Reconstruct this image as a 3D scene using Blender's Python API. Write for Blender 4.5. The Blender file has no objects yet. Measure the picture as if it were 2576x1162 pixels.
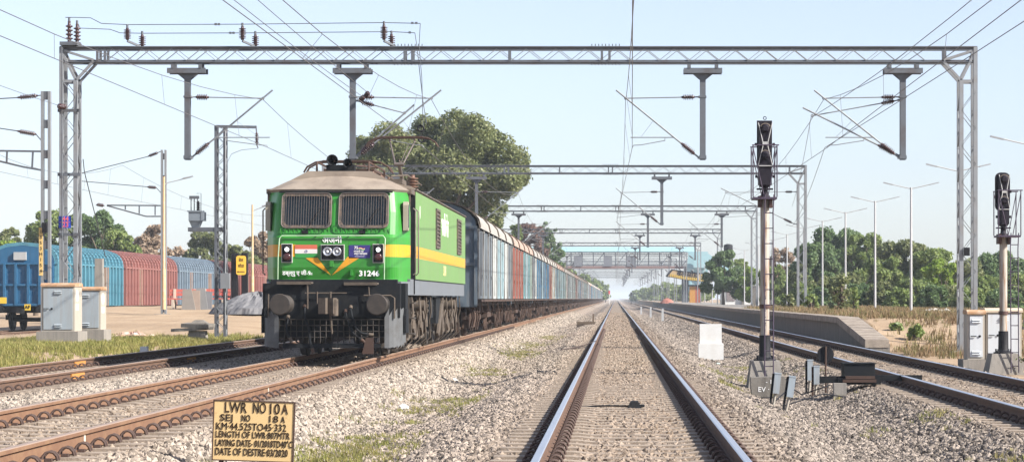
import bpy, math, random
import numpy as np
from mathutils import Vector, Matrix
rad = math.radians
sc = bpy.context.scene
COL = sc.collection
random.seed(7)

# ------------------------------------------------------------------ camera, sky, sun, exposure
PW, PX, PY, FOC, CZ = 2576.0, 1549.0, 750.0, 5600.0, 1.325
cam = bpy.data.cameras.new('camera')
cam.sensor_width = 36.0
cam.lens = FOC / PW * 36.0
cam.shift_x = (1288.0 - PX) / PW
cam.shift_y = (PY - 580.5) / PW
cam.clip_start = 0.5
cam.clip_end = 20000
camo = bpy.data.objects.new('camera', cam)
COL.objects.link(camo)
camo.location = (0, 0, CZ)
camo.rotation_euler = (rad(90), 0, 0)
sc.camera = camo

SUN_EL, SUN_AZ = 35.0, 112.0        # azimuth clockwise from +Y
world = bpy.data.worlds.new('World')
sc.world = world
world.use_nodes = True
wn = world.node_tree
bg = wn.nodes['Background']
sky = wn.nodes.new('ShaderNodeTexSky')
sky.sky_type = 'NISHITA'
sky.sun_disc = False
sky.sun_elevation = rad(SUN_EL)
sky.sun_rotation = rad(SUN_AZ)
sky.altitude = 300
sky.air_density = 1.0
sky.dust_density = 1.0
sky.ozone_density = 3.0
hs_ = wn.nodes.new('ShaderNodeHueSaturation')      # dusty winter air: the whole sky a little paler
hs_.inputs['Saturation'].default_value = 0.62
tint = wn.nodes.new('ShaderNodeMix')
tint.data_type = 'RGBA'
tint.blend_type = 'MULTIPLY'
tint.inputs['Factor'].default_value = 1.0
tint.inputs['B'].default_value = (0.99, 0.985, 1.06, 1)
wn.links.new(sky.outputs[0], hs_.inputs['Color'])
wn.links.new(hs_.outputs[0], tint.inputs['A'])
wn.links.new(tint.outputs['Result'], bg.inputs[0])
bg.inputs[1].default_value = 0.09
sun = bpy.data.lights.new('sun', 'SUN')
sun.energy = 5.0
sun.angle = rad(0.53)
sun.color = (1.0, 0.94, 0.85)
suno = bpy.data.objects.new('sun', sun)
COL.objects.link(suno)
_d = Vector((math.cos(rad(SUN_EL)) * math.sin(rad(SUN_AZ)), math.cos(rad(SUN_EL)) * math.cos(rad(SUN_AZ)), math.sin(rad(SUN_EL))))
suno.rotation_euler = _d.to_track_quat('Z', 'Y').to_euler()
suno.location = _d * 60
sc.view_settings.view_transform = 'Standard'
sc.view_settings.look = 'None'
sc.view_settings.gamma = 1.0
sc.view_settings.exposure = 1.12
sc.cycles.use_denoising = True
sc.cycles.max_bounces = 5
sc.cycles.diffuse_bounces = 3
sc.cycles.glossy_bounces = 2
sc.cycles.transmission_bounces = 3
sc.cycles.volume_bounces = 0
sc.cycles.transparent_max_bounces = 6
sc.cycles.caustics_reflective = False
sc.cycles.caustics_refractive = False
sc.render.film_transparent = False


def at(px, py, Y):
    """Point on the ray through a photo pixel (2576-wide), at distance Y down the line."""
    return Vector(((px - PX) * Y / FOC, Y, CZ - (py - PY) * Y / FOC))


# ------------------------------------------------------------------ materials
MATS = {}


def M(name, col, rough=0.7, metal=0.0, var=0.18, scale=3.0, col2=None, amt=0.5, scale2=None, streak=False, bump=0.0, bscale=40.0, spec=0.4, lo=0.45, hi=0.65):
    if name in MATS:
        return MATS[name]
    m = bpy.data.materials.new(name)
    m.use_nodes = True
    nt = m.node_tree
    N, L = nt.nodes, nt.links
    b = N['Principled BSDF']
    b.inputs['Roughness'].default_value = rough
    b.inputs['Metallic'].default_value = metal
    b.inputs['Specular IOR Level'].default_value = spec
    g = N.new('ShaderNodeNewGeometry')
    n1 = N.new('ShaderNodeTexNoise')
    n1.inputs['Scale'].default_value = scale
    n1.inputs['Detail'].default_value = 6
    n1.inputs['Roughness'].default_value = 0.62
    L.new(g.outputs['Position'], n1.inputs['Vector'])
    mx = N.new('ShaderNodeMix')
    mx.data_type = 'RGBA'
    mx.inputs['A'].default_value = tuple(max(0, c * (1 - var)) for c in col) + (1,)
    mx.inputs['B'].default_value = tuple(min(1, c * (1 + var)) for c in col) + (1,)
    L.new(n1.outputs['Fac'], mx.inputs['Factor'])
    out = mx.outputs['Result']
    if col2 is not None:
        mp = N.new('ShaderNodeMapping')
        if streak:
            mp.inputs['Scale'].default_value = (6, 6, 0.45)
        L.new(g.outputs['Position'], mp.inputs['Vector'])
        n2 = N.new('ShaderNodeTexNoise')
        n2.inputs['Scale'].default_value = scale2 or scale * 1.7
        n2.inputs['Detail'].default_value = 8
        n2.inputs['Roughness'].default_value = 0.7
        L.new(mp.outputs[0], n2.inputs['Vector'])
        r = N.new('ShaderNodeMapRange')
        r.inputs[1].default_value = lo
        r.inputs[2].default_value = hi
        r.inputs[3].default_value = 0
        r.inputs[4].default_value = amt
        L.new(n2.outputs['Fac'], r.inputs[0])
        m2 = N.new('ShaderNodeMix')
        m2.data_type = 'RGBA'
        L.new(r.outputs[0], m2.inputs['Factor'])
        L.new(out, m2.inputs['A'])
        m2.inputs['B'].default_value = tuple(col2) + (1,)
        out = m2.outputs['Result']
    L.new(out, b.inputs['Base Color'])
    if bump:
        n3 = N.new('ShaderNodeTexNoise')
        n3.inputs['Scale'].default_value = bscale
        n3.inputs['Detail'].default_value = 5
        L.new(g.outputs['Position'], n3.inputs['Vector'])
        bp = N.new('ShaderNodeBump')
        bp.inputs['Strength'].default_value = bump
        bp.inputs['Distance'].default_value = 0.02
        L.new(n3.outputs['Fac'], bp.inputs['Height'])
        L.new(bp.outputs[0], b.inputs['Normal'])
    MATS[name] = m
    return m


def Mramp(name, cols, rough=0.8, source='object', trans=0.0, spec=0.3, patch=0.0, patch_scale=0.5):
    """colour picked at random for each instance ('object') or each leaf ('island')"""
    m = bpy.data.materials.new(name)
    m.use_nodes = True
    nt = m.node_tree
    N, L = nt.nodes, nt.links
    b = N['Principled BSDF']
    b.inputs['Roughness'].default_value = rough
    b.inputs['Specular IOR Level'].default_value = spec
    if source == 'object':
        o = N.new('ShaderNodeObjectInfo').outputs['Random']
    else:
        o = N.new('ShaderNodeNewGeometry').outputs['Random Per Island']
    if patch:
        g = N.new('ShaderNodeNewGeometry')
        n = N.new('ShaderNodeTexNoise')
        n.inputs['Scale'].default_value = patch_scale
        n.inputs['Detail'].default_value = 3
        L.new(g.outputs['Position'], n.inputs['Vector'])
        mm = N.new('ShaderNodeMix')
        mm.inputs['Factor'].default_value = patch
        L.new(o, mm.inputs['A'])
        L.new(n.outputs['Fac'], mm.inputs['B'])
        o = mm.outputs['Result']
    r = N.new('ShaderNodeValToRGB')
    el = r.color_ramp.elements
    while len(el) < len(cols):
        el.new(0.5)
    for i, c in enumerate(cols):
        el[i].position = i / (len(cols) - 1)
        el[i].color = tuple(c) + (1,)
    L.new(o, r.inputs[0])
    L.new(r.outputs[0], b.inputs['Base Color'])
    if trans:
        t = N.new('ShaderNodeBsdfTranslucent')
        L.new(r.outputs[0], t.inputs[0])
        ms = N.new('ShaderNodeMixShader')
        ms.inputs[0].default_value = trans
        L.new(b.outputs[0], ms.inputs[1])
        L.new(t.outputs[0], ms.inputs[2])
        L.new(ms.outputs[0], N['Material Output'].inputs['Surface'])
    MATS[name] = m
    return m


# ------------------------------------------------------------------ mesh builder
class MB:
    def __init__(s):
        s.v, s.f, s.mi, s.sm = [], [], [], []

    def add(s, vs, fs, m=0, smooth=False):
        o = len(s.v)
        s.v.extend(tuple(v) for v in vs)
        for f in fs:
            s.f.append(tuple(i + o for i in f))
            s.mi.append(m)
            s.sm.append(smooth)
        return s

    def box(s, cx, cy, cz, sx, sy, sz, m=0, rz=0.0):
        hx, hy, hz = sx / 2, sy / 2, sz / 2
        c, sn = math.cos(rz), math.sin(rz)
        vs = []
        for z in (-hz, hz):
            for x, y in ((-hx, -hy), (hx, -hy), (hx, hy), (-hx, hy)):
                vs.append((cx + x * c - y * sn, cy + x * sn + y * c, cz + z))
        return s.add(vs, [(0, 3, 2, 1), (4, 5, 6, 7), (0, 1, 5, 4), (1, 2, 6, 5), (2, 3, 7, 6), (3, 0, 4, 7)], m)

    def lim(s, x0, x1, y0, y1, z0, z1, m=0):
        return s.box((x0 + x1) / 2, (y0 + y1) / 2, (z0 + z1) / 2, abs(x1 - x0), abs(y1 - y0), abs(z1 - z0), m)

    def taper(s, cx, cy, z0, z1, w0, d0, w1, d1, m=0):
        vs = [(cx + a * w0 / 2, cy + b * d0 / 2, z0) for a, b in ((-1, -1), (1, -1), (1, 1), (-1, 1))]
        vs += [(cx + a * w1 / 2, cy + b * d1 / 2, z1) for a, b in ((-1, -1), (1, -1), (1, 1), (-1, 1))]
        return s.add(vs, [(0, 3, 2, 1), (4, 5, 6, 7), (0, 1, 5, 4), (1, 2, 6, 5), (2, 3, 7, 6), (3, 0, 4, 7)], m)

    def beam(s, p, q, w, h, m=0, up=(0, 0, 1)):
        p, q = Vector(p), Vector(q)
        d = (q - p).normalized()
        u = Vector(up)
        if abs(d.dot(u)) > 0.98:
            u = Vector((0, 1, 0))
        a = d.cross(u).normalized()
        b = a.cross(d).normalized()
        vs = []
        for e in (p, q):
            for i, j in ((-1, -1), (1, -1), (1, 1), (-1, 1)):
                vs.append(e + a * (w / 2 * i) + b * (h / 2 * j))
        return s.add(vs, [(0, 3, 2, 1), (4, 5, 6, 7), (0, 1, 5, 4), (1, 2, 6, 5), (2, 3, 7, 6), (3, 0, 4, 7)], m)

    def rev(s, p, q, prof, n=10, m=0, smooth=True, cap=True):
        """surface of revolution round p-q; prof = [(t along, radius)]"""
        p, q = Vector(p), Vector(q)
        d = q - p
        dn = d.normalized()
        u = Vector((0, 0, 1)) if abs(dn.z) < 0.9 else Vector((1, 0, 0))
        a = dn.cross(u).normalized()
        b = dn.cross(a).normalized()
        vs, fs = [], []
        for t, r in prof:
            c = p + d * t
            for k in range(n):
                th = 2 * math.pi * k / n
                vs.append(c + a * (r * math.cos(th)) + b * (r * math.sin(th)))
        for i in range(len(prof) - 1):
            for k in range(n):
                k2 = (k + 1) % n
                fs.append((i * n + k, i * n + k2, (i + 1) * n + k2, (i + 1) * n + k))
        s.add(vs, fs, m, smooth)
        if cap:
            s.add(vs[:n], [tuple(range(n))[::-1]], m)
            s.add(vs[-n:], [tuple(range(n))], m)
        return s

    def cyl(s, p, q, r, r2=None, n=10, m=0, smooth=True):
        return s.rev(p, q, [(0, r), (1, r if r2 is None else r2)], n, m, smooth)

    def tube(s, pts, r, n=6, m=0, smooth=True):
        pts = [Vector(p) for p in pts]
        rs = r if isinstance(r, (list, tuple)) else [r] * len(pts)
        vs, fs = [], []
        a = None
        for i, p in enumerate(pts):
            d = (pts[min(i + 1, len(pts) - 1)] - pts[max(i - 1, 0)]).normalized()
            if a is None:
                u = Vector((0, 0, 1)) if abs(d.z) < 0.9 else Vector((1, 0, 0))
                a = d.cross(u).normalized()
            else:
                a = (a - d * a.dot(d)).normalized()
            b = d.cross(a)
            for k in range(n):
                th = 2 * math.pi * k / n
                vs.append(p + a * (rs[i] * math.cos(th)) + b * (rs[i] * math.sin(th)))
        for i in range(len(pts) - 1):
            for k in range(n):
                k2 = (k + 1) % n
                fs.append((i * n + k, i * n + k2, (i + 1) * n + k2, (i + 1) * n + k))
        s.add(vs, fs, m, smooth)
        s.add(vs[:n], [tuple(range(n))], m)
        s.add(vs[-n:], [tuple(range(n))[::-1]], m)
        return s

    def prism(s, poly, ax, a, b, m=0):
        """poly of 2-D points in the other two axes (order x,y,z), extruded along ax from a to b"""
        def P(u, v, w):
            return {'x': (w, u, v), 'y': (u, w, v), 'z': (u, v, w)}[ax]
        n = len(poly)
        vs = [P(u, v, a) for u, v in poly] + [P(u, v, b) for u, v in poly]
        fs = [tuple(range(n)), tuple(range(n, 2 * n))[::-1]]
        fs += [(i, i + n, (i + 1) % n + n, (i + 1) % n) for i in range(n)]
        return s.add(vs, fs, m)

    def ring(s, c, R, r, axis='y', n=16, k=6, m=0):
        pts = []
        for i in range(n + 1):
            t = 2 * math.pi * i / n
            u, v = R * math.cos(t), R * math.sin(t)
            o = {'y': (u, 0, v), 'x': (0, u, v), 'z': (u, v, 0)}[axis]
            pts.append(Vector(c) + Vector(o))
        return s.tube(pts, r, k, m)

    def mesh(s, name, mats):
        me = bpy.data.meshes.new(name)
        me.from_pydata(s.v, [], s.f)
        for mt in (mats if isinstance(mats, (list, tuple)) else [mats]):
            me.materials.append(mt)
        if len(me.polygons) == len(s.mi):
            me.polygons.foreach_set('material_index', s.mi)
            me.polygons.foreach_set('use_smooth', s.sm)
        me.update()
        return me

    def build(s, name, mats, parent=None, loc=None, rz=0.0):
        return obj(name, s.mesh(name, mats), parent, loc, rz)


def obj(name, me, parent=None, loc=None, rz=0.0):
    o = bpy.data.objects.new(name, me)
    COL.objects.link(o)
    if parent is not None:
        o.parent = parent
    if loc is not None:
        o.location = loc
    if rz:
        o.rotation_euler = (0, 0, rz)
    return o


def tag(o, label, cat, group=None):
    o['label'] = label
    o['category'] = cat
    if group:
        o['group'] = group
    return o


def thing(name, label, cat, loc=(0, 0, 0), rz=0.0, group=None):
    o = bpy.data.objects.new(name, None)
    o.empty_display_size = 0.2
    COL.objects.link(o)
    o.location = loc
    o.rotation_euler = (0, 0, rz)
    return tag(o, label, cat, group)


def copy_tree(o, parent=None):
    c = o.copy()
    COL.objects.link(c)
    c.parent = parent
    for ch in o.children:
        copy_tree(ch, c)
    return c


def ordinal(i):
    return ['first', 'second', 'third', 'fourth', 'fifth', 'sixth', 'seventh', 'eighth', 'ninth', 'tenth', 'eleventh', 'twelfth', 'thirteenth', 'fourteenth', 'fifteenth', 'sixteenth', 'seventeenth', 'eighteenth', 'nineteenth', 'twentieth',
            'twenty-first', 'twenty-second', 'twenty-third', 'twenty-fourth', 'twenty-fifth', 'twenty-sixth', 'twenty-seventh', 'twenty-eighth', 'twenty-ninth', 'thirtieth', 'thirty-first', 'thirty-second', 'thirty-third', 'thirty-fourth'][i]


def text_mesh(name, body, size, mat, bold=0.0, extrude=0.002, align='CENTER'):
    cu = bpy.data.curves.new('t', 'FONT')
    cu.body = body
    cu.size = size
    cu.extrude = extrude
    cu.align_x = align
    cu.align_y = 'CENTER'
    cu.resolution_u = 3
    to = bpy.data.objects.new('t', cu)
    COL.objects.link(to)
    bpy.context.view_layer.update()
    me = bpy.data.meshes.new_from_object(to.evaluated_get(bpy.context.evaluated_depsgraph_get()))
    bpy.data.objects.remove(to)
    bpy.data.curves.remove(cu)
    if bold:
        n = len(me.vertices)
        co = np.zeros(n * 3)
        me.vertices.foreach_get('co', co)
        co = co.reshape(-1, 3)
        faces = [tuple(p.vertices) for p in me.polygons]
        V, Fc = [], []
        for k, (dx, dy) in enumerate(((0, 0), (bold, 0), (bold / 2, bold / 2), (bold / 2, -bold / 2))):
            V.extend((c[0] + dx * size - bold * size / 2, c[1] + dy * size, c[2] + k * 0.0004) for c in co)
            Fc.extend(tuple(i + k * n for i in f) for f in faces)
        me = bpy.data.meshes.new(name)
        me.from_pydata(V, [], Fc)
    me.name = name
    me.materials.clear()
    me.materials.append(mat)
    return me


def text_front(name, body, size, mat, parent, loc, bold=0.0, sx=1.0, align='CENTER', rot=(90, 0, 0)):
    """lettering that faces the camera side (-Y) unless rot says otherwise"""
    o = obj(name, text_mesh(name, body, size, mat, bold, align=align), parent)
    o.location = loc
    o.rotation_euler = tuple(rad(a) for a in rot)
    o.scale = (sx, 1, 1)
    return o


# colours
m_steel = M('galvanised_steel', (0.24, 0.255, 0.27), 0.55, 0.3, 0.22, 1.5, (0.22, 0.2, 0.19), 0.5, 2.5)
m_steel2 = M('weathered_galvanised_steel', (0.11, 0.122, 0.14), 0.6, 0.2, 0.25, 1.2, (0.08, 0.06, 0.055), 0.55, 2.0)
m_insul = M('brown_porcelain', (0.055, 0.028, 0.03), 0.25, 0, 0.2, 5, spec=0.6)
m_wire = M('wire_copper_dull', (0.16, 0.15, 0.15), 0.55, 0.5, 0.1)
m_rust = M('rail_rust', (0.16, 0.085, 0.05), 0.85, 0.0, 0.3, 1.2, (0.23, 0.14, 0.08), 0.6, 3.0, bump=0.2)
m_rust_d = M('dark_rail_rust', (0.1, 0.06, 0.042), 0.85, 0.0, 0.3, 1.5, (0.16, 0.085, 0.05), 0.6, 4.0)
m_rail_top = M('polished_rail_head', (0.68, 0.7, 0.73), 0.38, 0.95, 0.12, 1.0)
m_rail_top_r = M('worn_rail_head', (0.42, 0.3, 0.22), 0.45, 0.5, 0.2, 1.0)
m_clip = M('rusty_clip', (0.07, 0.045, 0.038), 0.8, 0.1, 0.25, 6)
m_sleeper = M('sleeper_concrete', (0.29, 0.235, 0.185), 0.9, 0, 0.2, 3, (0.2, 0.16, 0.13), 0.5, 5, bump=0.3)
m_conc = M('concrete', (0.25, 0.23, 0.205), 0.9, 0, 0.2, 2, (0.16, 0.15, 0.14), 0.6, 2.5, streak=True, bump=0.3)
m_conc_d = M('dark_concrete', (0.18, 0.165, 0.145), 0.9, 0, 0.25, 2, (0.1, 0.09, 0.08), 0.7, 1.6, streak=True, bump=0.3)
m_black = M('black_paint', (0.012, 0.012, 0.015), 0.6, 0, 0.2, 4, spec=0.2)
m_white = M('white_paint', (0.63, 0.63, 0.62), 0.6, 0, 0.06, 3, (0.5, 0.47, 0.42), 0.35, 4)
m_whitep = M('white_lettering', (0.8, 0.8, 0.79), 0.6, 0, 0.03)

# ------------------------------------------------------------------ terrain
RZ = {'wagons': -0.22, 'left': 0.065, 'loco': 0.115, 'mid': 0.0, 'right': -0.04}
TX = {'wagons': -28.65, 'left': -10.35, 'loco': -5.80, 'mid': 0.21, 'right': 5.97}
BED = [(-12.6, -0.14), (-11.9, -0.15), (-8.9, -0.15), (-8.1, -0.2), (-7.3, -0.1), (-4.3, -0.1), (-3.45, -0.47), (-2.6, -0.5), (-1.55, -0.215),
       (1.8, -0.215), (2.6, -0.52), (3.7, -0.52), (4.4, -0.26), (7.5, -0.255), (8.3, -0.36)]
BXA = np.array([b[0] for b in BED])
BZA = np.array([b[1] for b in BED])


def smooth(t):
    t = np.clip(t, 0, 1)
    return t * t * (3 - 2 * t)


def hnoise(x, y):
    return (np.sin(x * 1.3 + y * 0.37) * np.cos(y * 0.61 - x * 0.4) + 0.6 * np.sin(x * 3.1 - y * 1.7 + 1.3) * np.cos(y * 2.3 + x * 0.9))


def bed_z(x, y):
    z = np.interp(x, BXA, BZA)
    ditch = np.clip((-0.25 - z) / 0.25, 0, 1)
    return z + hnoise(x, y) * (0.008 + 0.03 * ditch)


def ground_z(x, y):
    x = np.asarray(x, float)
    y = np.asarray(y, float)
    z = np.full(np.broadcast(x, y).shape, -0.75)
    # left side: grass verge, then a dirt platform rising away from us
    xl_ = np.interp(y, [72, 85, 100, 104, 140], [-17.9, -21.2, -24.8, -25.3, -25.4])
    zl = -0.06 + 1.01 * smooth((y - 72) / 38.0) * smooth((-11.9 - x) / 3.0) * smooth((x - xl_) / 0.8 + 0.3)
    zl = zl + 0.1 * smooth((-12.2 - x) / 1.5) * (1 - smooth((y - 66) / 12))
    zl = np.where(x < -25.2, -0.3, zl)
    zl = np.where((x < -18) & (y > 75), np.minimum(zl, np.where(x < xl_ - 0.4, -0.25, 9.0)), zl)
    zl = zl + 0.03 * hnoise(x * 0.6, y * 0.5) - 0.02
    fl = smooth((-11.75 - x) / 0.7)
    # right side
    zr = -0.34 + 0.95 * smooth((y - 68) / 10.0) * smooth((x - 8.1) / 0.4) + 0.03 * hnoise(x * 0.7, y * 0.5)
    fr = smooth((x - 7.9) / 0.5)
    z = z * (1 - fl) + zl * fl
    z = z * (1 - fr) + zr * fr
    far = smooth((np.abs(x) - 60) / 60)
    return z * (1 - far) + 0.0 * far


def grid(name, xs, ys, zf, mat, parent=None):
    X, Y = np.meshgrid(xs, ys)
    Z = zf(X, Y)
    v = np.stack([X.ravel(), Y.ravel(), Z.ravel()], 1)
    nx, ny = len(xs), len(ys)
    i = (np.arange(ny - 1)[:, None] * nx + np.arange(nx - 1)[None, :]).ravel()
    f = np.stack([i, i + 1, i + 1 + nx, i + nx], 1)
    me = bpy.data.meshes.new(name)
    me.from_pydata(v.tolist(), [], f.tolist())
    me.materials.append(mat)
    me.polygons.foreach_set('use_smooth', [True] * len(me.polygons))
    me.update()
    return obj(name, me, parent)


def earth_material():
    m = bpy.data.materials.new('earth')
    m.use_nodes = True
    nt = m.node_tree
    N, L = nt.nodes, nt.links
    b = N['Principled BSDF']
    b.inputs['Roughness'].default_value = 0.95
    b.inputs['Specular IOR Level'].default_value = 0.1
    g = N.new('ShaderNodeNewGeometry')

    def noise(sc_, det=6):
        n = N.new('ShaderNodeTexNoise')
        n.inputs['Scale'].default_value = sc_
        n.inputs['Detail'].default_value = det
        L.new(g.outputs['Position'], n.inputs['Vector'])
        return n.outputs['Fac']

    def mix(f, a, c, lo, hi):
        r = N.new('ShaderNodeMapRange')
        r.inputs[1].default_value = lo
        r.inputs[2].default_value = hi
        L.new(f, r.inputs[0])
        x = N.new('ShaderNodeMix')
        x.data_type = 'RGBA'
        L.new(r.outputs[0], x.inputs['Factor'])
        for k, val in (('A', a), ('B', c)):
            if isinstance(val, tuple):
                x.inputs[k].default_value = val + (1,)
            else:
                L.new(val, x.inputs[k])
        return x.outputs['Result']
    c = mix(noise(0.6), (0.31, 0.225, 0.15), (0.4, 0.3, 0.205), 0.3, 0.7)
    c = mix(noise(0.13), c, (0.27, 0.195, 0.13), 0.5, 0.75)
    c = mix(noise(9.0, 8), c, (0.17, 0.125, 0.08), 0.55, 0.8)
    L.new(c, b.inputs['Base Color'])
    bp = N.new('ShaderNodeBump')
    bp.inputs['Strength'].default_value = 0.35
    bp.inputs['Distance'].default_value = 0.05
    L.new(noise(7.0, 8), bp.inputs['Height'])
    L.new(bp.outputs[0], b.inputs['Normal'])
    return m


def ballast_material():
    m = bpy.data.materials.new('ballast_bed')
    m.use_nodes = True
    nt = m.node_tree
    N, L = nt.nodes, nt.links
    b = N['Principled BSDF']
    b.inputs['Roughness'].default_value = 0.95
    b.inputs['Specular IOR Level'].default_value = 0.1
    g = N.new('ShaderNodeNewGeometry')
    v = N.new('ShaderNodeTexVoronoi')
    v.inputs['Scale'].default_value = 15
    L.new(g.outputs['Position'], v.inputs['Vector'])
    r = N.new('ShaderNodeValToRGB')
    el = r.color_ramp.elements
    el[0].color = (0.07, 0.055, 0.048, 1)
    el[1].color = (0.42, 0.35, 0.29, 1)
    e = el.new(0.45)
    e.color = (0.25, 0.2, 0.165, 1)
    sp = N.new('ShaderNodeSeparateColor')
    L.new(v.outputs['Color'], sp.inputs[0])
    L.new(sp.outputs[0], r.inputs[0])
    L.new(r.outputs[0], b.inputs['Base Color'])
    bp = N.new('ShaderNodeBump')
    bp.inputs['Strength'].default_value = 1.0
    bp.inputs['Distance'].default_value = 0.05
    bp.invert = True
    L.new(v.outputs['Distance'], bp.inputs['Height'])
    L.new(bp.outputs[0], b.inputs['Normal'])
    return m


m_earth = earth_material()
m_ballast = ballast_material()
xs = np.unique(np.concatenate([np.array([-6000, -3000, -1500, -700, -300, -150, -100, -80, -60, -50]), np.arange(-42, -25.4, 2.0), np.array([-25.22, -25.18]), np.arange(-25, -11, 0.6),
                               np.array([-11.4, -10, -5, 0, 5, 7.5]), np.arange(7.9, 9.2, 0.2), np.arange(9.5, 40, 1.0), np.array([50, 60, 80, 100, 150, 300, 700, 1500, 3000, 6000])]))
ys = np.unique(np.concatenate([np.array([-3000, -1000, -300, -100, -40, -10, 5, 15, 25]), np.arange(30, 140, 0.9), np.arange(140, 300, 8), np.array([320, 360, 420, 500, 650, 900, 1400, 2200, 4000, 9000])]))
gr = grid('ground', xs, ys, ground_z, m_earth)
gr['kind'] = 'structure'
bxs = np.unique(np.concatenate([np.arange(-12.6, 8.31, 0.15), BXA]))
bys = np.unique(np.concatenate([np.arange(-30, 10, 10.0), np.arange(10, 120, 0.35), np.arange(120, 200, 4), np.arange(200, 2400, 40)]))
bed = grid('ballast_bed', bxs, bys, bed_z, m_ballast)
bed['kind'] = 'structure'


# ------------------------------------------------------------------ scatter by geometry nodes
def scatter(name, area, protos, density, smin, smax, seed, label, mat=None, upright=False, sink=0.0, dens_attr=None):
    """one 'stuff' object: instances of the protos spread over the mesh 'area'"""
    ng = bpy.data.node_groups.new(name, 'GeometryNodeTree')
    ng.interface.new_socket('Geometry', in_out='INPUT', socket_type='NodeSocketGeometry')
    ng.interface.new_socket('Geometry', in_out='OUTPUT', socket_type='NodeSocketGeometry')
    N, L = ng.nodes, ng.links
    gi, go = N.new('NodeGroupInput'), N.new('NodeGroupOutput')
    d = N.new('GeometryNodeDistributePointsOnFaces')
    d.inputs['Density'].default_value = density
    d.inputs['Seed'].default_value = seed
    if dens_attr:
        na = N.new('GeometryNodeInputNamedAttribute')
        na.data_type = 'FLOAT'
        na.inputs['Name'].default_value = dens_attr
        mu = N.new('ShaderNodeMath')
        mu.operation = 'MULTIPLY'
        L.new(na.outputs['Attribute'], mu.inputs[0])
        mu.inputs[1].default_value = density
        L.new(mu.outputs[0], d.inputs['Density'])
    L.new(gi.outputs[0], d.inputs['Mesh'])
    j = N.new('GeometryNodeJoinGeometry')
    for p in protos:
        oi = N.new('GeometryNodeObjectInfo')
        oi.inputs['Object'].default_value = p
        oi.inputs['As Instance'].default_value = True
        L.new(oi.outputs['Geometry'], j.inputs[0])
    ins = N.new('GeometryNodeInstanceOnPoints')
    ins.inputs['Pick Instance'].default_value = True
    L.new(d.outputs['Points'], ins.inputs['Points'])
    L.new(j.outputs[0], ins.inputs['Instance'])
    rr = N.new('FunctionNodeRandomValue')
    rr.data_type = 'FLOAT_VECTOR'
    if upright:
        rr.inputs['Min'].default_value = (-0.2, -0.2, 0)
        rr.inputs['Max'].default_value = (0.2, 0.2, 6.283)
    else:
        rr.inputs['Min'].default_value = (0, 0, 0)
        rr.inputs['Max'].default_value = (6.283, 6.283, 6.283)
    rr.inputs['Seed'].default_value = seed + 11
    L.new(rr.outputs['Value'], ins.inputs['Rotation'])
    rs = N.new('FunctionNodeRandomValue')
    rs.data_type = 'FLOAT'
    rs.inputs[2].default_value = smin
    rs.inputs[3].default_value = smax
    rs.inputs['Seed'].default_value = seed + 5
    L.new(rs.outputs[1], ins.inputs['Scale'])
    L.new(ins.outputs[0], go.inputs[0])
    md = area.modifiers.new('scatter', 'NODES')
    md.node_group = ng
    area['kind'] = 'stuff'
    area['label'] = label
    return area


LIB = bpy.data.collections.new('library')      # prototypes for scattering, never linked to the scene


def lib(name, me):
    o = bpy.data.objects.new(name, me)
    LIB.objects.link(o)
    return o


def stone_proto(i, mat):
    rng = np.random.default_rng(100 + i)
    # angular lump: box corners cut by noise
    m = MB()
    n1, n2 = 4, 6
    vs, fs = [], []
    vs.append(np.array([0, 0, 0.75 * rng.uniform(0.7, 1)]))
    for a in range(1, n1):
        ph = math.pi * a / n1
        for b in range(n2):
            th = 2 * math.pi * (b + 0.5 * (a % 2)) / n2 + rng.uniform(-0.25, 0.25)
            r = rng.uniform(0.72, 1.15)
            vs.append(np.array([r * math.sin(ph) * math.cos(th) * 1.15, r * math.sin(ph) * math.sin(th) * 0.85, r * math.cos(ph) * 0.72]))
    vs.append(np.array([0, 0, -0.7]))
    L_ = len(vs) - 1
    for b in range(n2):
        fs.append((0, 1 + b, 1 + (b + 1) % n2))
        fs.append((L_, 1 + (n1 - 2) * n2 + (b + 1) % n2, 1 + (n1 - 2) * n2 + b))
        for a in range(n1 - 2):
            p, q = 1 + a * n2 + b, 1 + a * n2 + (b + 1) % n2
            fs.append((p, p + n2, q + n2))
            fs.append((p, q + n2, q))
    m.add(vs, fs)
    return lib('stone', m.mesh('stone', mat))


m_stone = Mramp('ballast_stone', [(0.050, 0.042, 0.034), (0.100, 0.083, 0.069), (0.180, 0.149, 0.123), (0.250, 0.207, 0.171), (0.300, 0.249, 0.206), (0.335, 0.278, 0.229), (0.400, 0.332, 0.274), (0.220, 0.183, 0.151)], 0.9, 'object', patch=0.2, patch_scale=0.7)
m_stone_l = Mramp('pale_ballast_stone', [(0.060, 0.051, 0.042), (0.120, 0.102, 0.085), (0.200, 0.170, 0.141), (0.275, 0.234, 0.194), (0.320, 0.272, 0.226), (0.355, 0.302, 0.250), (0.410, 0.348, 0.289), (0.250, 0.212, 0.176)], 0.9, 'object', patch=0.2, patch_scale=0.7)
m_stone_g = Mramp('grey_ballast_stone', [(0.040, 0.034, 0.029), (0.080, 0.068, 0.057), (0.135, 0.114, 0.097), (0.195, 0.165, 0.139), (0.240, 0.203, 0.172), (0.280, 0.237, 0.200), (0.340, 0.287, 0.243), (0.170, 0.144, 0.122)], 0.9, 'object', patch=0.2, patch_scale=0.7)


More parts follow.
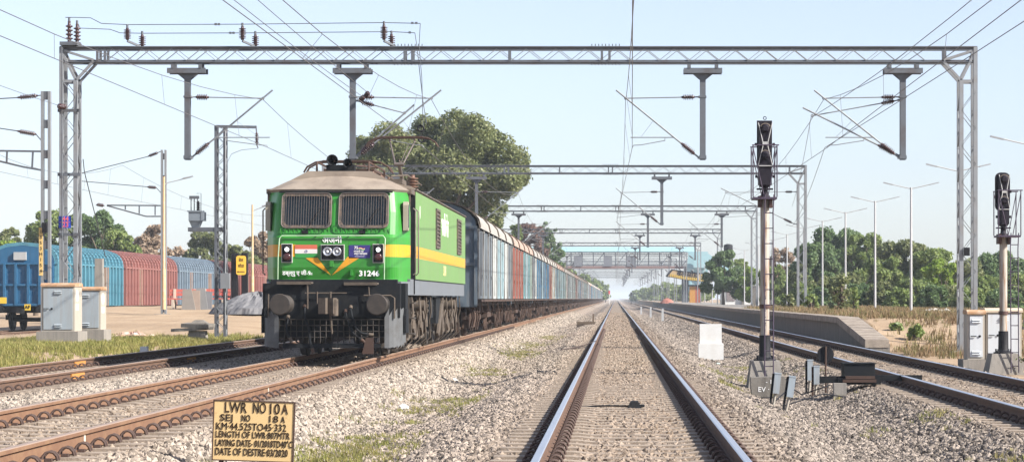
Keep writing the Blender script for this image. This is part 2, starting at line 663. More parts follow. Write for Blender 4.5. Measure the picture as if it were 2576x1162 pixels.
def area_mesh(name, xs_, ys_, zf, keep=None, dz=0.0, dens=None, mat=None):
    X, Y = np.meshgrid(xs_, ys_)
    Z = zf(X, Y) + dz
    v = np.stack([X.ravel(), Y.ravel(), Z.ravel()], 1)
    nx, ny = len(xs_), len(ys_)
    i = (np.arange(ny - 1)[:, None] * nx + np.arange(nx - 1)[None, :]).ravel()
    f = np.stack([i, i + 1, i + 1 + nx, i + nx], 1)
    c = v[f].mean(1)
    # leave out what the frame cannot show
    vis = (c[:, 0] / np.maximum(c[:, 1], 1) > -1640 / FOC) & (c[:, 0] / np.maximum(c[:, 1], 1) < 1120 / FOC)
    if keep is not None:
        vis &= keep(c[:, 0], c[:, 1])
    f = f[vis]
    me = bpy.data.meshes.new(name)
    me.from_pydata(v.tolist(), [], f.tolist())
    if mat:
        me.materials.append(mat)
    if dens is not None:
        a = me.attributes.new('dens', 'FLOAT', 'POINT')
        a.data.foreach_set('value', dens(v[:, 0], v[:, 1]).astype(np.float32))
    me.update()
    return obj(name, me)


def rust_stain(m):
    """brake dust and rust that settles on the stones along each track"""
    N, L = m.node_tree.nodes, m.node_tree.links
    b = N['Principled BSDF']
    src = b.inputs['Base Color'].links[0].from_socket
    g = N.new('ShaderNodeNewGeometry')
    sx = N.new('ShaderNodeSeparateXYZ')
    L.new(g.outputs['Position'], sx.inputs[0])
    last = None
    for c in (-10.35, -5.8, 0.21, 5.97):
        a = N.new('ShaderNodeMath')
        a.operation = 'SUBTRACT'
        L.new(sx.outputs[0], a.inputs[0])
        a.inputs[1].default_value = c
        d = N.new('ShaderNodeMath')
        d.operation = 'ABSOLUTE'
        L.new(a.outputs[0], d.inputs[0])
        if last is None:
            last = d.outputs[0]
        else:
            mn = N.new('ShaderNodeMath')
            mn.operation = 'MINIMUM'
            L.new(last, mn.inputs[0])
            L.new(d.outputs[0], mn.inputs[1])
            last = mn.outputs[0]
    n = N.new('ShaderNodeTexNoise')
    n.inputs['Scale'].default_value = 1.3
    n.inputs['Detail'].default_value = 4
    L.new(g.outputs['Position'], n.inputs['Vector'])
    r = N.new('ShaderNodeMapRange')
    r.inputs[1].default_value = 1.75
    r.inputs[2].default_value = 1.0
    r.inputs[3].default_value = 0.0
    r.inputs[4].default_value = 0.95
    L.new(last, r.inputs[0])
    k = N.new('ShaderNodeMath')
    k.operation = 'MULTIPLY'
    L.new(r.outputs[0], k.inputs[0])
    L.new(n.outputs['Fac'], k.inputs[1])
    mx = N.new('ShaderNodeMix')
    mx.data_type = 'RGBA'
    L.new(k.outputs[0], mx.inputs['Factor'])
    L.new(src, mx.inputs['A'])
    mx.inputs['B'].default_value = (0.19, 0.135, 0.09, 1)
    L.new(mx.outputs['Result'], b.inputs['Base Color'])


for m_ in (m_stone, m_stone_l, m_stone_g, m_ballast):
    rust_stain(m_)
st_a = [stone_proto(i, m_stone) for i in range(5)]
st_l = [stone_proto(i + 10, m_stone_l) for i in range(5)]
st_g = [stone_proto(i + 20, m_stone_g) for i in range(5)]


def stones(name, x0, x1, y0, y1, protos, density, smin, smax, seed, label):
    xs_ = np.unique(np.append(np.arange(x0, x1, 0.3), x1))
    def gauge(x):
        g_ = np.zeros_like(x)
        for c in TX.values():
            g_ = np.maximum(g_, (np.abs(x - c) < 1.25) * 1.0)
        return g_
    a = area_mesh(name, xs_, np.arange(y0, y1 + 0.01, 1.0), lambda x, y: bed_z(x, y) - 0.022 * gauge(x), dz=0.004, dens=lambda x, y: 1.0 - 0.35 * gauge(x))
    return scatter(name, a, protos, density, smin, smax, seed, label, dens_attr='dens')


for k, (y0, y1, dn, s0, s1) in enumerate(((15, 42, 430, 0.02, 0.056), (42, 75, 250, 0.03, 0.066), (75, 135, 120, 0.045, 0.085), (135, 230, 45, 0.07, 0.12))):
    where = ['near', 'middle distance', 'far', 'farthest'][k]
    stones('ballast_stones', -12.2, -3.1, y0, y1, st_l, dn, s0, s1, 1 + k, 'pale crushed stone ballast around the locomotive track, %s' % where)
    stones('ballast_stones', -3.1, 1.2, y0, y1, st_a, dn, s0, s1, 15 + k, 'pinkish crushed stone ballast along the middle track, %s' % where)
    stones('ballast_stones', 1.2, 8.0, y0, y1, st_g, dn, s0, s1, 29 + k, 'greyish crushed stone ballast between middle and right tracks, %s' % where)


# ------------------------------------------------------------------ tracks
def rail_profile(x, top):
    # half profile, closed polygon (x, z)
    hw, fw = 0.036, 0.075
    pts = [(-fw, -0.172), (fw, -0.172), (fw, -0.158), (0.012, -0.135), (0.010, -0.05), (hw, -0.04), (hw, -0.008), (hw - 0.008, 0.0),
           (-hw + 0.008, 0.0), (-hw, -0.008), (-hw, -0.04), (-0.010, -0.05), (-0.012, -0.135), (-fw, -0.158)]
    return [(x + a, top + b) for a, b in pts]


def sleeper_mesh():
    m = MB()
    poly = [(-1.375, -0.0), (-1.375, -0.17), (1.375, -0.17), (1.375, -0.0), (1.1, 0.0), (0.62, 0.0), (0.45, -0.018), (-0.45, -0.018), (-0.62, 0.0), (-1.1, 0.0)]
    m.prism(poly, 'y', -0.11, 0.11)
    return m.mesh('sleeper', m_sleeper)


def clip_mb(m, dx, side, y, z):
    """spring clip that holds the rail foot; side +1 / -1 of the rail"""
    x = dx + side * 0.105
    for dy in (-0.035, 0.03):
        pts = []
        for i in range(7):
            t = math.pi * i / 6
            pts.append((x + side * (0.012 - 0.062 * math.cos(t)), y + dy + 0.01 * i, z + 0.012 + 0.075 * math.sin(t)))
        m.tube(pts, 0.013, 5)
    m.box(x + side * 0.004, y, z + 0.014, 0.06, 0.05, 0.03)
    return m


ME_SLEEPER = sleeper_mesh()
ME_CLIP = {s: clip_mb(MB(), 0, s, 0, 0).mesh('rail_clip', m_clip) for s in (-1, 1)}


def track(key, label, mats, y0=12.0, y1=1500.0, y_parts=None, pitch=0.6, n_sleep=240, n_clip=70):
    cx, top = TX[key], RZ[key]
    t = thing('railway_track', label, 'railway track', (cx, 0, 0))
    for s in (-1, 1):
        m = MB()
        poly = rail_profile(s * 0.8715, top)
        n = len(poly)
        ysr = [y0, 60, 150, 400, y1]
        for a in range(len(ysr) - 1):
            vs = [(u, ysr[a], v) for u, v in poly] + [(u, ysr[a + 1], v) for u, v in poly]
            for i in range(n):
                mi = 1 if poly[i][1] > top - 0.009 and poly[(i + 1) % n][1] > top - 0.009 else 0
                m.add([vs[i], vs[i + n], vs[(i + 1) % n + n], vs[(i + 1) % n]], [(0, 1, 2, 3)], mi)
        m.add([(u, y0, v) for u, v in poly], [tuple(range(n))], 0)
        m.build('rail', mats, t)
    zs = top - 0.176
    y = y0 + 0.3
    i = 0
    rest, restc = MB(), MB()
    while y < 480:
        jit = random.uniform(-0.02, 0.02)
        if i < n_sleep:
            o = obj('sleeper', ME_SLEEPER, t, (0, y + jit, zs))
        else:
            rest.box(0, y + jit, zs - 0.03, 2.75, 0.22, 0.06)
        for s in (-1, 1):
            for side in (-1, 1):
                if i < n_clip:
                    obj('rail_clip', ME_CLIP[side], t, (s * 0.8715, y + jit, zs))
                elif y < 105:
                    clip_mb(restc, s * 0.8715, side, y + jit, zs)
        y += pitch
        i += 1
    r = rest.build('distant_sleepers', m_sleeper, t)
    r['kind'] = 'stuff'
    if restc.v:
        r = restc.build('distant_rail_clips', m_clip, t)
        r['kind'] = 'stuff'
    return t


track('mid', 'straight middle track with bright polished rails in the centre foreground', [m_rust_d, m_rail_top])
tl = track('loco', 'brown rusty track the green locomotive stands on', [m_rust, m_rail_top_r])
track('left', 'rusty track left of the locomotive, partly in its shadow', [m_rust_d, m_rail_top_r], y0=28)
tr = track('right', 'dark-railed track beside the platform edge on the right', [m_rust_d, m_rail_top], y0=24)
track('wagons', 'rusty yard track under the covered wagons at far left', [m_rust_d, m_rail_top_r], y0=80, y1=320, n_sleep=60, n_clip=0)
# painted marks and joint plates on the rails
mm = MB()
for yy in (20.6, 31.5, 40.2):
    mm.box(0.8715 + 0.0135, yy, RZ['loco'] - 0.09, 0.006, 0.05, 0.1)
mm.build('paint_mark', M('cream_rail_mark', (0.55, 0.5, 0.42), 0.8), tl)
jp = MB()
for yy in (27.5, 36.0, 46.5):
    jp.box(-0.8715 + 0.028, yy, RZ['left'] - 0.092, 0.03, 0.9, 0.085)
    jp.box(0.8715 + 0.028, yy + 3.1, RZ['left'] - 0.092, 0.03, 0.9, 0.085)
jp.build('joint_plate', M('orange_joint_rust', (0.42, 0.19, 0.05), 0.85, 0, 0.3, 8), [o for o in COL.objects if o.name.startswith('railway_track')][2])

# ------------------------------------------------------------------ overhead line portals
def insulator(m, p, q, r=0.075, sheds=7, n=12):
    prof = [(0, r * 0.4)]
    for i in range(sheds):
        a = 0.1 + 0.8 * i / sheds
        b = 0.1 + 0.8 * (i + 1) / sheds
        prof += [(a, r * 0.45), (a + (b - a) * 0.3, r), (a + (b - a) * 0.5, r * 0.9), (a + (b - a) * 0.6, r * 0.45)]
    prof += [(0.92, r * 0.4), (1, r * 0.4)]
    m.rev(p, q, prof, n)
    return m


def cantilever(parent, ax, ay, direc, xm, zm, xc, zc, z_top=7.2, z_bot=5.42, sub=True, reg=True, stay_z=None):
    """tubes, insulators and steady arm reaching from a support at x=ax to the wires at xm / xc"""
    y = ay
    d = direc
    A = Vector((ax + d * 0.09, y, z_top))
    Bm = Vector((xm, y, zm + 0.04))
    dn = (Bm - A).normalized()
    t = MB()
    t.tube([A, A + dn * 0.16], 0.022, 6)
    t.tube([A + dn * 0.52, Bm], 0.019, 6)
    lo = Vector((ax + d * 0.1, y, z_bot))
    tip = Vector((xm + d * 0.28, y, zm + 0.28))
    bn = (tip - lo).normalized()
    t.tube([lo, lo + bn * 0.2], 0.028, 6)
    t.tube([lo + bn * 0.66, tip], 0.026, 7)
    t.ring(tuple(Bm), 0.035, 0.014, 'y', 8, 5)
    t.box(ax + d * 0.06, y, z_top, 0.16, 0.16, 0.05)
    t.box(ax + d * 0.06, y, z_bot, 0.18, 0.16, 0.05)
    t.build('cantilever_tube', m_steel, parent)
    i = MB()
    insulator(i, A + dn * 0.15, A + dn * 0.53, 0.09, 6)
    insulator(i, lo + bn * 0.18, lo + bn * 0.68, 0.095, 7)
    i.build('insulator', m_insul, parent)
    if reg:
        zr = zc + 0.3
        k = (zr - lo.z) / (tip.z - lo.z)
        on = lo + (tip - lo) * k
        s = MB()
        s.tube([on, (xc + d * 0.05, y, zr)], 0.017, 6)
        xb = on.x + (xc - on.x) * 0.12
        s.tube([(xb + d * 0.12, y, zr), (xb + d * 0.12, y, zr - 0.1)], 0.012, 5)
        s.tube([(xb + d * 0.12, y, zr - 0.09), (xc - d * 0.25, y, zc + 0.08), (xc - d * 0.04, y, zc + 0.07), (xc, y, zc)], 0.013, 5)
        hook = lo + (tip - lo) * ((k + 1) / 2 - 0.1)
        s.tube([hook, (xc - d * 0.25, y, zr)], 0.005, 4)
        s.build('steady_arm', m_steel, parent)


BOOM_T, BOOM_B = 8.66, 8.16
ARMS = [(-12.5, 1, 'left'), (-7.68, 1, 'loco'), (2.54, -1, 'mid'), (8.38, -1, 'right')]
STAG = {}


def wire_pos(key, k):
    """x of messenger, x and z of contact wire at support k"""
    c = TX.get(key, -21.5)
    s = 0.2 if k % 2 else -0.15
    xm = c + {'loco': 0.42, 'mid': 0.08, 'right': 0.1, 'left': 0.05}.get(key, 0)
    return xm, 7.12, c + (0.27 if key == 'mid' and k == 1 else s), 5.72


def drop_arm(parent, ax, yc, detail=True):
    m = MB()
    m.box(ax, yc - 0.2, BOOM_B - 0.21, 1.12, 0.06, 0.15)
    m.box(ax, yc + 0.2, BOOM_B - 0.21, 1.12, 0.06, 0.15)
    for s in (-1, 1):
        m.box(ax + s * 0.4, yc - 0.2, BOOM_B - 0.07, 0.09, 0.09, 0.14)
        m.box(ax + s * 0.4, yc + 0.2, BOOM_B - 0.07, 0.09, 0.09, 0.14)
    for q in (-0.1, 0.1):
        m.prism([(ax - 0.3, BOOM_B - 0.285), (ax + 0.3, BOOM_B - 0.285), (ax + 0.085, BOOM_B - 0.46), (ax - 0.085, BOOM_B - 0.46)], 'y', yc + q - 0.008, yc + q + 0.008)
    z0 = 5.36
    # two channels back to back
    m.box(ax, yc - 0.085, (z0 + BOOM_B - 0.3) / 2, 0.165, 0.012, BOOM_B - 0.3 - z0)
    m.box(ax, yc + 0.085, (z0 + BOOM_B - 0.3) / 2, 0.165, 0.012, BOOM_B - 0.3 - z0)
    m.box(ax, yc, (z0 + BOOM_B - 0.3) / 2, 0.14, 0.16, BOOM_B - 0.3 - z0 - 0.01)
    m.box(ax, yc, z0 + 0.08, 0.21, 0.21, 0.1)
    m.box(ax, yc, 7.2, 0.21, 0.21, 0.06)
    return m.build('drop_arm', m_steel2, parent)


def portal(idx, Y, xl, xr, label, detail, arms, zl=0.0, zr=-0.3, mast_right=None):
    t = thing('overhead_line_portal', label, 'portal', (0, Y, 0), group='overhead line portals')
    dpt = 0.46
    bw = 0.085 if detail else 0.1
    # boom chords
    for z, nm in ((BOOM_T - 0.05, 'boom_chord'), (BOOM_B + 0.05, 'boom_chord')):
        for q in (-dpt / 2, dpt / 2):
            m = MB()
            m.box((xl + xr) / 2, q, z + (0.02 if z > 8.4 else -0.02), (xr - xl) - 0.004, bw, 0.02)
            m.box((xl + xr) / 2, q + (0.035 if q < 0 else -0.035), z, (xr - xl) - 0.008, 0.014, 0.1)
            m.build(nm, m_steel2, t)
    # boom lattice
    pitch = 0.43
    n = int((xr - xl - 2.2) / pitch)
    x0 = xl + 1.1
    bar_up, bar_dn = MB(), MB()
    L2 = pitch
    zt, zb = BOOM_T - 0.08, BOOM_B + 0.08
    bar_up.beam((0, 0, zb), (L2, 0, zt), 0.016, 0.05, up=(0, 1, 0))
    bar_dn.beam((0, 0, zt), (L2, 0, zb), 0.016, 0.05, up=(0, 1, 0))
    if detail:
        mu, md_ = bar_up.mesh('lattice_bar', m_steel), bar_dn.mesh('lattice_bar', m_steel)
        for i in range(n):
            for q, off in ((-dpt / 2, 0.0), (dpt / 2, 0.12)):
                obj('lattice_bar', mu if i % 2 == 0 else md_, t, (x0 + i * pitch + off, q + 0.028 * (1 if q < 0 else -1) + 0.003 * (i % 2), 0))
    else:
        m = MB()
        for i in range(n):
            for q in (-dpt / 2, dpt / 2):
                a, b = (zb, zt) if i % 2 == 0 else (zt, zb)
                m.beam((x0 + i * pitch, q, a), (x0 + (i + 1) * pitch, q, b), 0.03, 0.045, up=(0, 1, 0))
        m.build('boom_lattice', m_steel, t)
    # joint collars along the boom
    m = MB()
    for f in (0.045, 0.38, 0.49, 0.595, 0.965):
        for e in ((-0.11, 0.11) if f in (0.38, 0.595, 0.045) else (0,)):
            x = xl + (xr - xl) * f + e
            for q in (-dpt / 2, dpt / 2):
                m.box(x, q * 0.9, (BOOM_T + BOOM_B) / 2, 0.07, 0.05, BOOM_T - BOOM_B - 0.12)
        if f in (0.38, 0.595):
            for b in range(9):
                for z in (BOOM_T + 0.025, BOOM_B - 0.025):
                    m.cyl((xl + (xr - xl) * f - 0.4 + b * 0.1, -dpt / 2, z - 0.035), (xl + (xr - xl) * f - 0.4 + b * 0.1, -dpt / 2, z + 0.035), 0.014, n=5)
    m.build('splice_plate', m_steel2, t)
    # masts
    for x, sgn, zg in ((xl, 1, zl), (xr, -1, zr)):
        w = 0.52
        m = MB()
        for q in (-dpt / 2, dpt / 2):
            m.box(x + sgn * 0.055, q, (zg + BOOM_T) / 2, 0.115, 0.1, BOOM_T - zg - 0.06)
            m.box(x + sgn * (w - 0.055), q, (zg + BOOM_B - 0.5) / 2, 0.115, 0.1, BOOM_B - 0.5 - zg)
            # knee braces
            k = Vector((x + sgn * (w - 0.045), q, BOOM_B - 0.5))
            m.beam(k, (x + sgn * 0.06, q, BOOM_T - 0.16), 0.07, 0.07)
            m.beam(k, (x + sgn * 0.98, q, BOOM_B + 0.05), 0.07, 0.07)
            m.beam((x + sgn * 0.1, q, BOOM_T - 0.12), (x + sgn * 0.98, q, BOOM_B + 0.1), 0.06, 0.06)
            m.box(x + sgn * w / 2, q, BOOM_B - 0.52, w - 0.2, 0.06, 0.08)
        mast = m.build('mast', m_steel, t)
        bars = MB()
        z = zg + 0.35
        k = 0
        while z < BOOM_B - 0.95:
            for q in (-dpt / 2 - 0.03, dpt / 2 + 0.03):
                a, b = (0.06, w - 0.06) if k % 2 == 0 else (w - 0.06, 0.06)
                bars.beam((x + sgn * a, q, z), (x + sgn * b, q, z + 0.52), 0.014, 0.04, up=(0, 1, 0))
            for xx in (x + sgn * 0.02, x + sgn * (w - 0.02)):
                a, b = (-0.2, 0.2) if k % 2 == 0 else (0.2, -0.2)
                bars.beam((xx, a, z), (xx, b, z + 0.52), 0.014, 0.04, up=(1, 0, 0))
            z += 0.52
            k += 1
        bars.build('mast_lattice', m_steel, mast)
        MB().taper(x + sgn * w / 2, 0, zg - 0.5, zg + 0.12, 1.1, 1.1, 0.85, 0.85).build('mast_footing', m_conc, t)
    # drop arms with cantilevers
    for ax, d, key in arms:
        xm, zm, xc, zc = wire_pos(key, idx)
        a = drop_arm(t, ax, 0)
        cantilever(a, ax, 0, d, xm, zm, xc, zc)
        if key == 'right' and idx == 1:
            cantilever(a, ax, 0.12, d, xm - 0.32, zm - 0.5, xc + 0.1, zc, z_top=7.12, z_bot=5.5, reg=False)
        if key == 'loco' and idx == 1:
            cantilever(a, ax, 0.12, d, xm - 0.8, zm - 0.42, xc, zc, z_top=7.1, z_bot=5.5, reg=False)
    if mast_right:
        xm, zm, xc, zc = wire_pos('right', idx)
        cantilever(t, xr - 0.55, 0, -1, xm, zm, xc, zc)
    return t


PY_ = [7.0, 65.0, 122.8, 176.0, 235.0, 292.0, 350.0, 408.0, 466.0, 524.0, 582.0, 640.0, 700.0, 760.0]
portals = []
for i, Y in enumerate(PY_[1:], 1):
    lab = {1: 'large nearest steel lattice portal spanning all the tracks above the locomotive', 2: 'second steel portal, its boom crossing in front of the big tree'}.get(
        i, '%s steel lattice portal counted away from the camera' % ordinal(i - 1))
    arms = ARMS if i != 2 else ARMS[:3]
    portals.append(portal(i, Y, -16.18, 10.52 if i < 3 else 11.2, lab, i <= 3, arms, zl=0.05 if i == 1 else 0.9, zr=-0.32 if i == 1 else 0.6, mast_right=(i == 2)))
P1 = portals[0]
# fittings on the near portal: post insulators with two feeder tubes, blue kilometre plate, earth-wire insulator
ft = MB()
ins = MB()
F = {}
for px, py, h in ((172, 48, 0), (192, 55, 0), (327, 70, 0.16), (356, 82, 0), (615, 66, 0.16), (641, 82, 0), (969, 62, 0.16), (984, 81, 0)):
    p = at(px, py, 65)
    zb = BOOM_T + (0.16 if h else 0.02)
    zt = p.z - 0.05
    yy = -0.35 if h else 0.1
    insulator(ins, (p.x, yy, zb), (p.x, yy, zt), 0.11, 7 if h else 5)
    ft.cyl((p.x, yy, zt), (p.x, yy, zt + 0.1), 0.035, n=6)
    if h:
        ft.beam((p.x, yy, zb - 0.03), (p.x + 0.3, -0.1, BOOM_T + 0.01), 0.06, 0.06)
ft.box(at(180, 0, 65).x, -0.1, BOOM_T + 0.06, 0.5, 0.6, 0.1)
ins.build('post_insulator', m_insul, P1)
ft.build('insulator_bracket', m_steel2, P1)
fw = MB()
def L1(pts, dy=0.0):
    return [(at(a, b, 65).x, dy, at(a, b, 65).z) for a, b in pts]
fw.tube(L1([(172, 48), (195, 48), (235, 49), (262, 63), (327, 66), (615, 65), (969, 61), (1060, 63)], -0.35), 0.012, 5)
fw.tube(L1([(192, 54), (200, 70), (275, 73), (300, 82), (356, 83), (641, 82), (984, 79), (1043, 82)], 0.1), 0.012, 5)
fw.tube(L1([(1060, 63), (1057, 120), (1064, 200), (1067, 320)], -0.35), 0.011, 5)
fw.tube(L1([(1043, 82), (1049, 120), (1055, 180), (1063, 250), (1072, 310)], 0.1), 0.011, 5)
for a, b in ((548, 65), (556, 65), (578, 82), (586, 82), (1040, 62), (1050, 62), (1030, 81)):
    p = at(a, b, 65)
    fw.box(p.x, -0.35 if b < 70 else 0.1, p.z, 0.07, 0.05, 0.06)
fw.build('feeder_tube', m_steel2, P1)
hk = MB()
for a, b in ((1061, 325), (1063, 352)):
    p = at(a, b, 65)
    hk.ring((p.x, -0.3, p.z), 0.085, 0.03, 'y', 14, 6)
p = at(1062, 338, 65)
hk.tube([(p.x, -0.3, p.z + 0.3), (p.x, -0.3, p.z - 0.2)], 0.012, 5)
hk.build('hanger_ring', m_black, P1)
kp = MB()
p = at(170, 559, 65)
kp.box(p.x, -0.32, p.z, 0.36, 0.02, 0.34)
kpo = kp.build('kilometre_plate', M('blue_enamel', (0.02, 0.06, 0.4), 0.45, 0, 0.15, 4), P1)
m_redpaint = M('red_lettering', (0.6, 0.12, 0.15), 0.6)
text_front('plate_number', '44', 0.19, m_redpaint, kpo, (p.x + 0.02, -0.334, p.z + 0.085), 0.05)
text_front('plate_number', '23', 0.19, m_redpaint, kpo, (p.x + 0.02, -0.334, p.z - 0.085), 0.05)
kb = MB()
kb.box(p.x, -0.336, p.z, 0.3, 0.004, 0.012)
kb.build('plate_line', m_redpaint, kpo)
e = MB()
for py in (280, 440, 590):
    q = at(180, py, 65)
    e.box(q.x, -0.29, q.z, 0.66, 0.05, 0.09)
e.build('mast_band', m_steel2, P1)
e = MB()
q = at(165, 271, 65)
insulator(e, (q.x + 0.05, -0.3, q.z), (q.x - 0.02, -0.75, q.z - 0.02), 0.085, 6)
e.build('side_insulator', m_insul, P1)
e = MB()
q = at(185, 60, 65)
e.tube([(at(163, 0, 65).x, -0.36, 8.7), (at(163, 0, 65).x, -0.36, 6.0), (at(163, 0, 65).x + 0.03, -0.36, 0.6)], 0.018, 5)
e.tube([(at(206, 0, 65).x, -0.3, 7.4), (at(213, 0, 65).x, -0.5, 4.8), (at(208, 0, 65).x, -0.36, 2.2)], 0.013, 5)
e.build('down_conductor', m_steel2, P1)
# dark signal box fixed to the right mast
e = MB()
q = at(2428, 633, 65)
e.box(q.x, -0.3, q.z, 0.16, 0.12, 0.24)
e.build('mast_box', m_black, P1)

# ------------------------------------------------------------------ wires
m_w = m_wire


def sag_line(p, q, sag, n=10):
    p, q = Vector(p), Vector(q)
    return [p.lerp(q, i / n) - Vector((0, 0, 4 * sag * (i / n) * (1 - i / n))) for i in range(n + 1)]


def overhead(key, label, x_off=0.0, dz=0.0, ys_=None):
    t = thing('overhead_wire', label, 'overhead wire', (TX.get(key, -21.5), 0, 0))
    ox = TX.get(key, -21.5)
    mw, cw, dr = [], [], MB()
    YS = ys_ or PY_
    for k in range(len(YS) - 1):
        a, b = wire_pos(key, k), wire_pos(key, k + 1)
        A = Vector((a[0] - ox, YS[k], a[1] + dz))
        B = Vector((b[0] - ox, YS[k + 1], b[1] + dz))
        L_ = sag_line(A, B, 0.98, 12)
        mw += L_ if k == 0 else L_[1:]
        C0, C1 = Vector((a[2] - ox, YS[k], a[3] + dz)), Vector((b[2] - ox, YS[k + 1], b[3] + dz))
        cw += [C0, C1] if k == 0 else [C1]
        if YS[k] < 300:
            for i in range(1, 7):
                u = (i - 0.5) / 6
                pt = A.lerp(B, u) - Vector((0, 0, 4 * 0.98 * u * (1 - u)))
                ct = C0.lerp(C1, u)
                dr.tube([pt, ct], 0.0045, 4)
    MB().tube(mw, 0.0085, 5).build('messenger_wire', m_w, t)
    MB().tube(cw, 0.0085, 5).build('contact_wire', m_w, t)
    dr.build('dropper', m_w, t)
    return t


overhead('mid', 'overhead wires hanging above the middle track')
overhead('loco', 'overhead wires hanging above the locomotive and its train')
overhead('right', 'overhead wires hanging above the platform-side track at right')
overhead('left', 'overhead wires above the empty track left of the locomotive')
overhead('yard', 'overhead wires at far left above the goods yard track', ys_=[12.0, 70.0, 97.0, 150.0, 205.0])
# wires that end on the near portal
def anchor_wire(label, pts, r=0.0085, ins_at=None):
    t = thing('anchor_wire', label, 'anchor wire', (pts[-1][0], pts[-1][1], 0))
    o = Vector((pts[-1][0], pts[-1][1], 0))
    MB().tube([Vector(p) - o for p in pts], r, 5).build('wire', m_w, t)
    if ins_at:
        insulator(MB(), Vector(ins_at[0]) - o, Vector(ins_at[1]) - o, 0.07, 6).build('insulator', m_insul, t)
    return t


e1 = at(975, 270, 64.5)
anchor_wire('upper anchor wire sloping down to the drop arm over the locomotive', sag_line((-7.35, 22, 7.7), (-7.15, 64.2, 7.25), 0.1), ins_at=((-7.15, 64.2, 7.25), (-7.3, 64.9, 7.2)))
anchor_wire('lower anchor wire sloping down to the drop arm over the locomotive', sag_line((-7.6, 22, 7.45), (-7.28, 64.2, 7.12), 0.15), ins_at=((-7.28, 64.2, 7.12), (-7.45, 64.9, 7.1)))
anchor_wire('extra wire crossing toward the right portal arm', sag_line((6.4, 15, 6.9), (5.7, 65, 6.6), 0.35) + sag_line((5.7, 65, 6.6), (9.7, 122.5, 6.4), 0.3)[1:])
anchor_wire('low extra wire running from right portal arm to second portal mast', sag_line((6.9, 15, 5.9), (6.1, 65, 5.72), 0.05) + sag_line((6.1, 65, 5.72), (9.7, 122.5, 5.3), 0.3)[1:])
anchor_wire('wire at far left tied to the insulator on the portal mast', sag_line((-14.5, 30, 6.9), (at(165, 271, 64.3).x, 64.2, at(165, 271, 64.3).z), 0.2))


# ------------------------------------------------------------------ yard masts on the left
def channel_mast(label, px, Y, zg, ztop, arms_d, w=0.3, plate=False):
    x = (px - PX) * Y / FOC
    t = thing('yard_mast', label, 'mast', (x, Y, zg), group='two-channel masts in the yard')
    h = ztop - zg
    m = MB()
    for s in (-1, 1):
        m.box(s * (w / 2 - 0.04), 0, h / 2, 0.08, 0.16, h)
    m.build('channel', m_steel, t)
    b = MB()
    k = 0
    z = 0.25
    while z < h:
        b.box(0, 0, min(z, h - 0.13), w - 0.1, 0.12, 0.26)
        z += 0.95
    b.build('batten_plate', m_steel2, t)
    MB().taper(0, 0, -0.5, 0.06, 0.9, 0.9, 0.7, 0.7).build('footing', m_conc, t)
    return t


cm = channel_mast('tall two-channel steel mast at the left edge beside the grey cabinets', 116, 70, -0.1, at(0, 230, 70).z, 1)
c2 = channel_mast('two-channel steel mast on the dirt platform beside the tan lamp post', 412, 97, 0.6, at(0, 377, 97).z, 1, w=0.24)


def yard_bracket(t, x0, Y0, zg, Y, tubes, inss, truss=None):
    m, i = MB(), MB()
    def l(p):
        v = at(p[0], p[1], Y)
        return (v.x - x0, -0.06, v.z - zg)
    for a, b in tubes:
        m.tube([l(a), l(b)], 0.02, 6)
    if truss:
        for a, b in truss:
            m.beam(l(a), l(b), 0.05, 0.06)
    for a, b in inss:
        insulator(i, l(a), l(b), 0.085, 7)
    m.build('cantilever_tube', m_steel2, t)
    i.build('insulator', m_insul, t)


yard_bracket(cm, cm.location.x, 70, cm.location.z, 70, [((105, 240), (96, 241)), ((48, 246), (-60, 252)), ((104, 352), (92, 338)), ((48, 330), (-60, 314))],
             [((96, 241), (46, 246)), ((92, 338), (46, 330))],
             [((105, 381), (-40, 379)), ((105, 428), (60, 420)), ((60, 420), (-40, 396)), ((84, 383), (82, 424)), ((19, 381), (18, 412))])
yard_bracket(c2, c2.location.x, 97, c2.location.z, 97, [((405, 381), (398, 384)), ((376, 393), (200, 437)), ((405, 484), (394, 472)), ((374, 470), (200, 455)), ((264, 517), (242, 516))],
             [((398, 384), (374, 393)), ((394, 472), (372, 470)), ((262, 517), (244, 514))],
             [((405, 517), (270, 516)), ((405, 544), (368, 544)), ((368, 544), (270, 517)), ((391, 517), (391, 541)), ((351, 517), (351, 537)), ((316, 517), (316, 527))])
# yellow number strip and black box on the near yard mast
ys_ = MB()
v = at(99, 632, 69.7)
ys_.box(v.x - cm.location.x, -0.11, v.z - cm.location.z, 0.12, 0.02, 1.5)
st = ys_.build('number_strip', M('yellow_strip', (0.6, 0.42, 0.16), 0.7, 0, 0.2, 6), cm)
for k, ch in enumerate('1853H154'):
    text_front('strip_letter', ch, 0.15, m_black, st, (v.x - cm.location.x, -0.124, v.z - cm.location.z + 0.62 - k * 0.175))
v = at(109, 572, 69.7)
MB().box(v.x - cm.location.x, -0.11, v.z - cm.location.z, 0.15, 0.14, 0.32).build('black_box', m_black, cm)

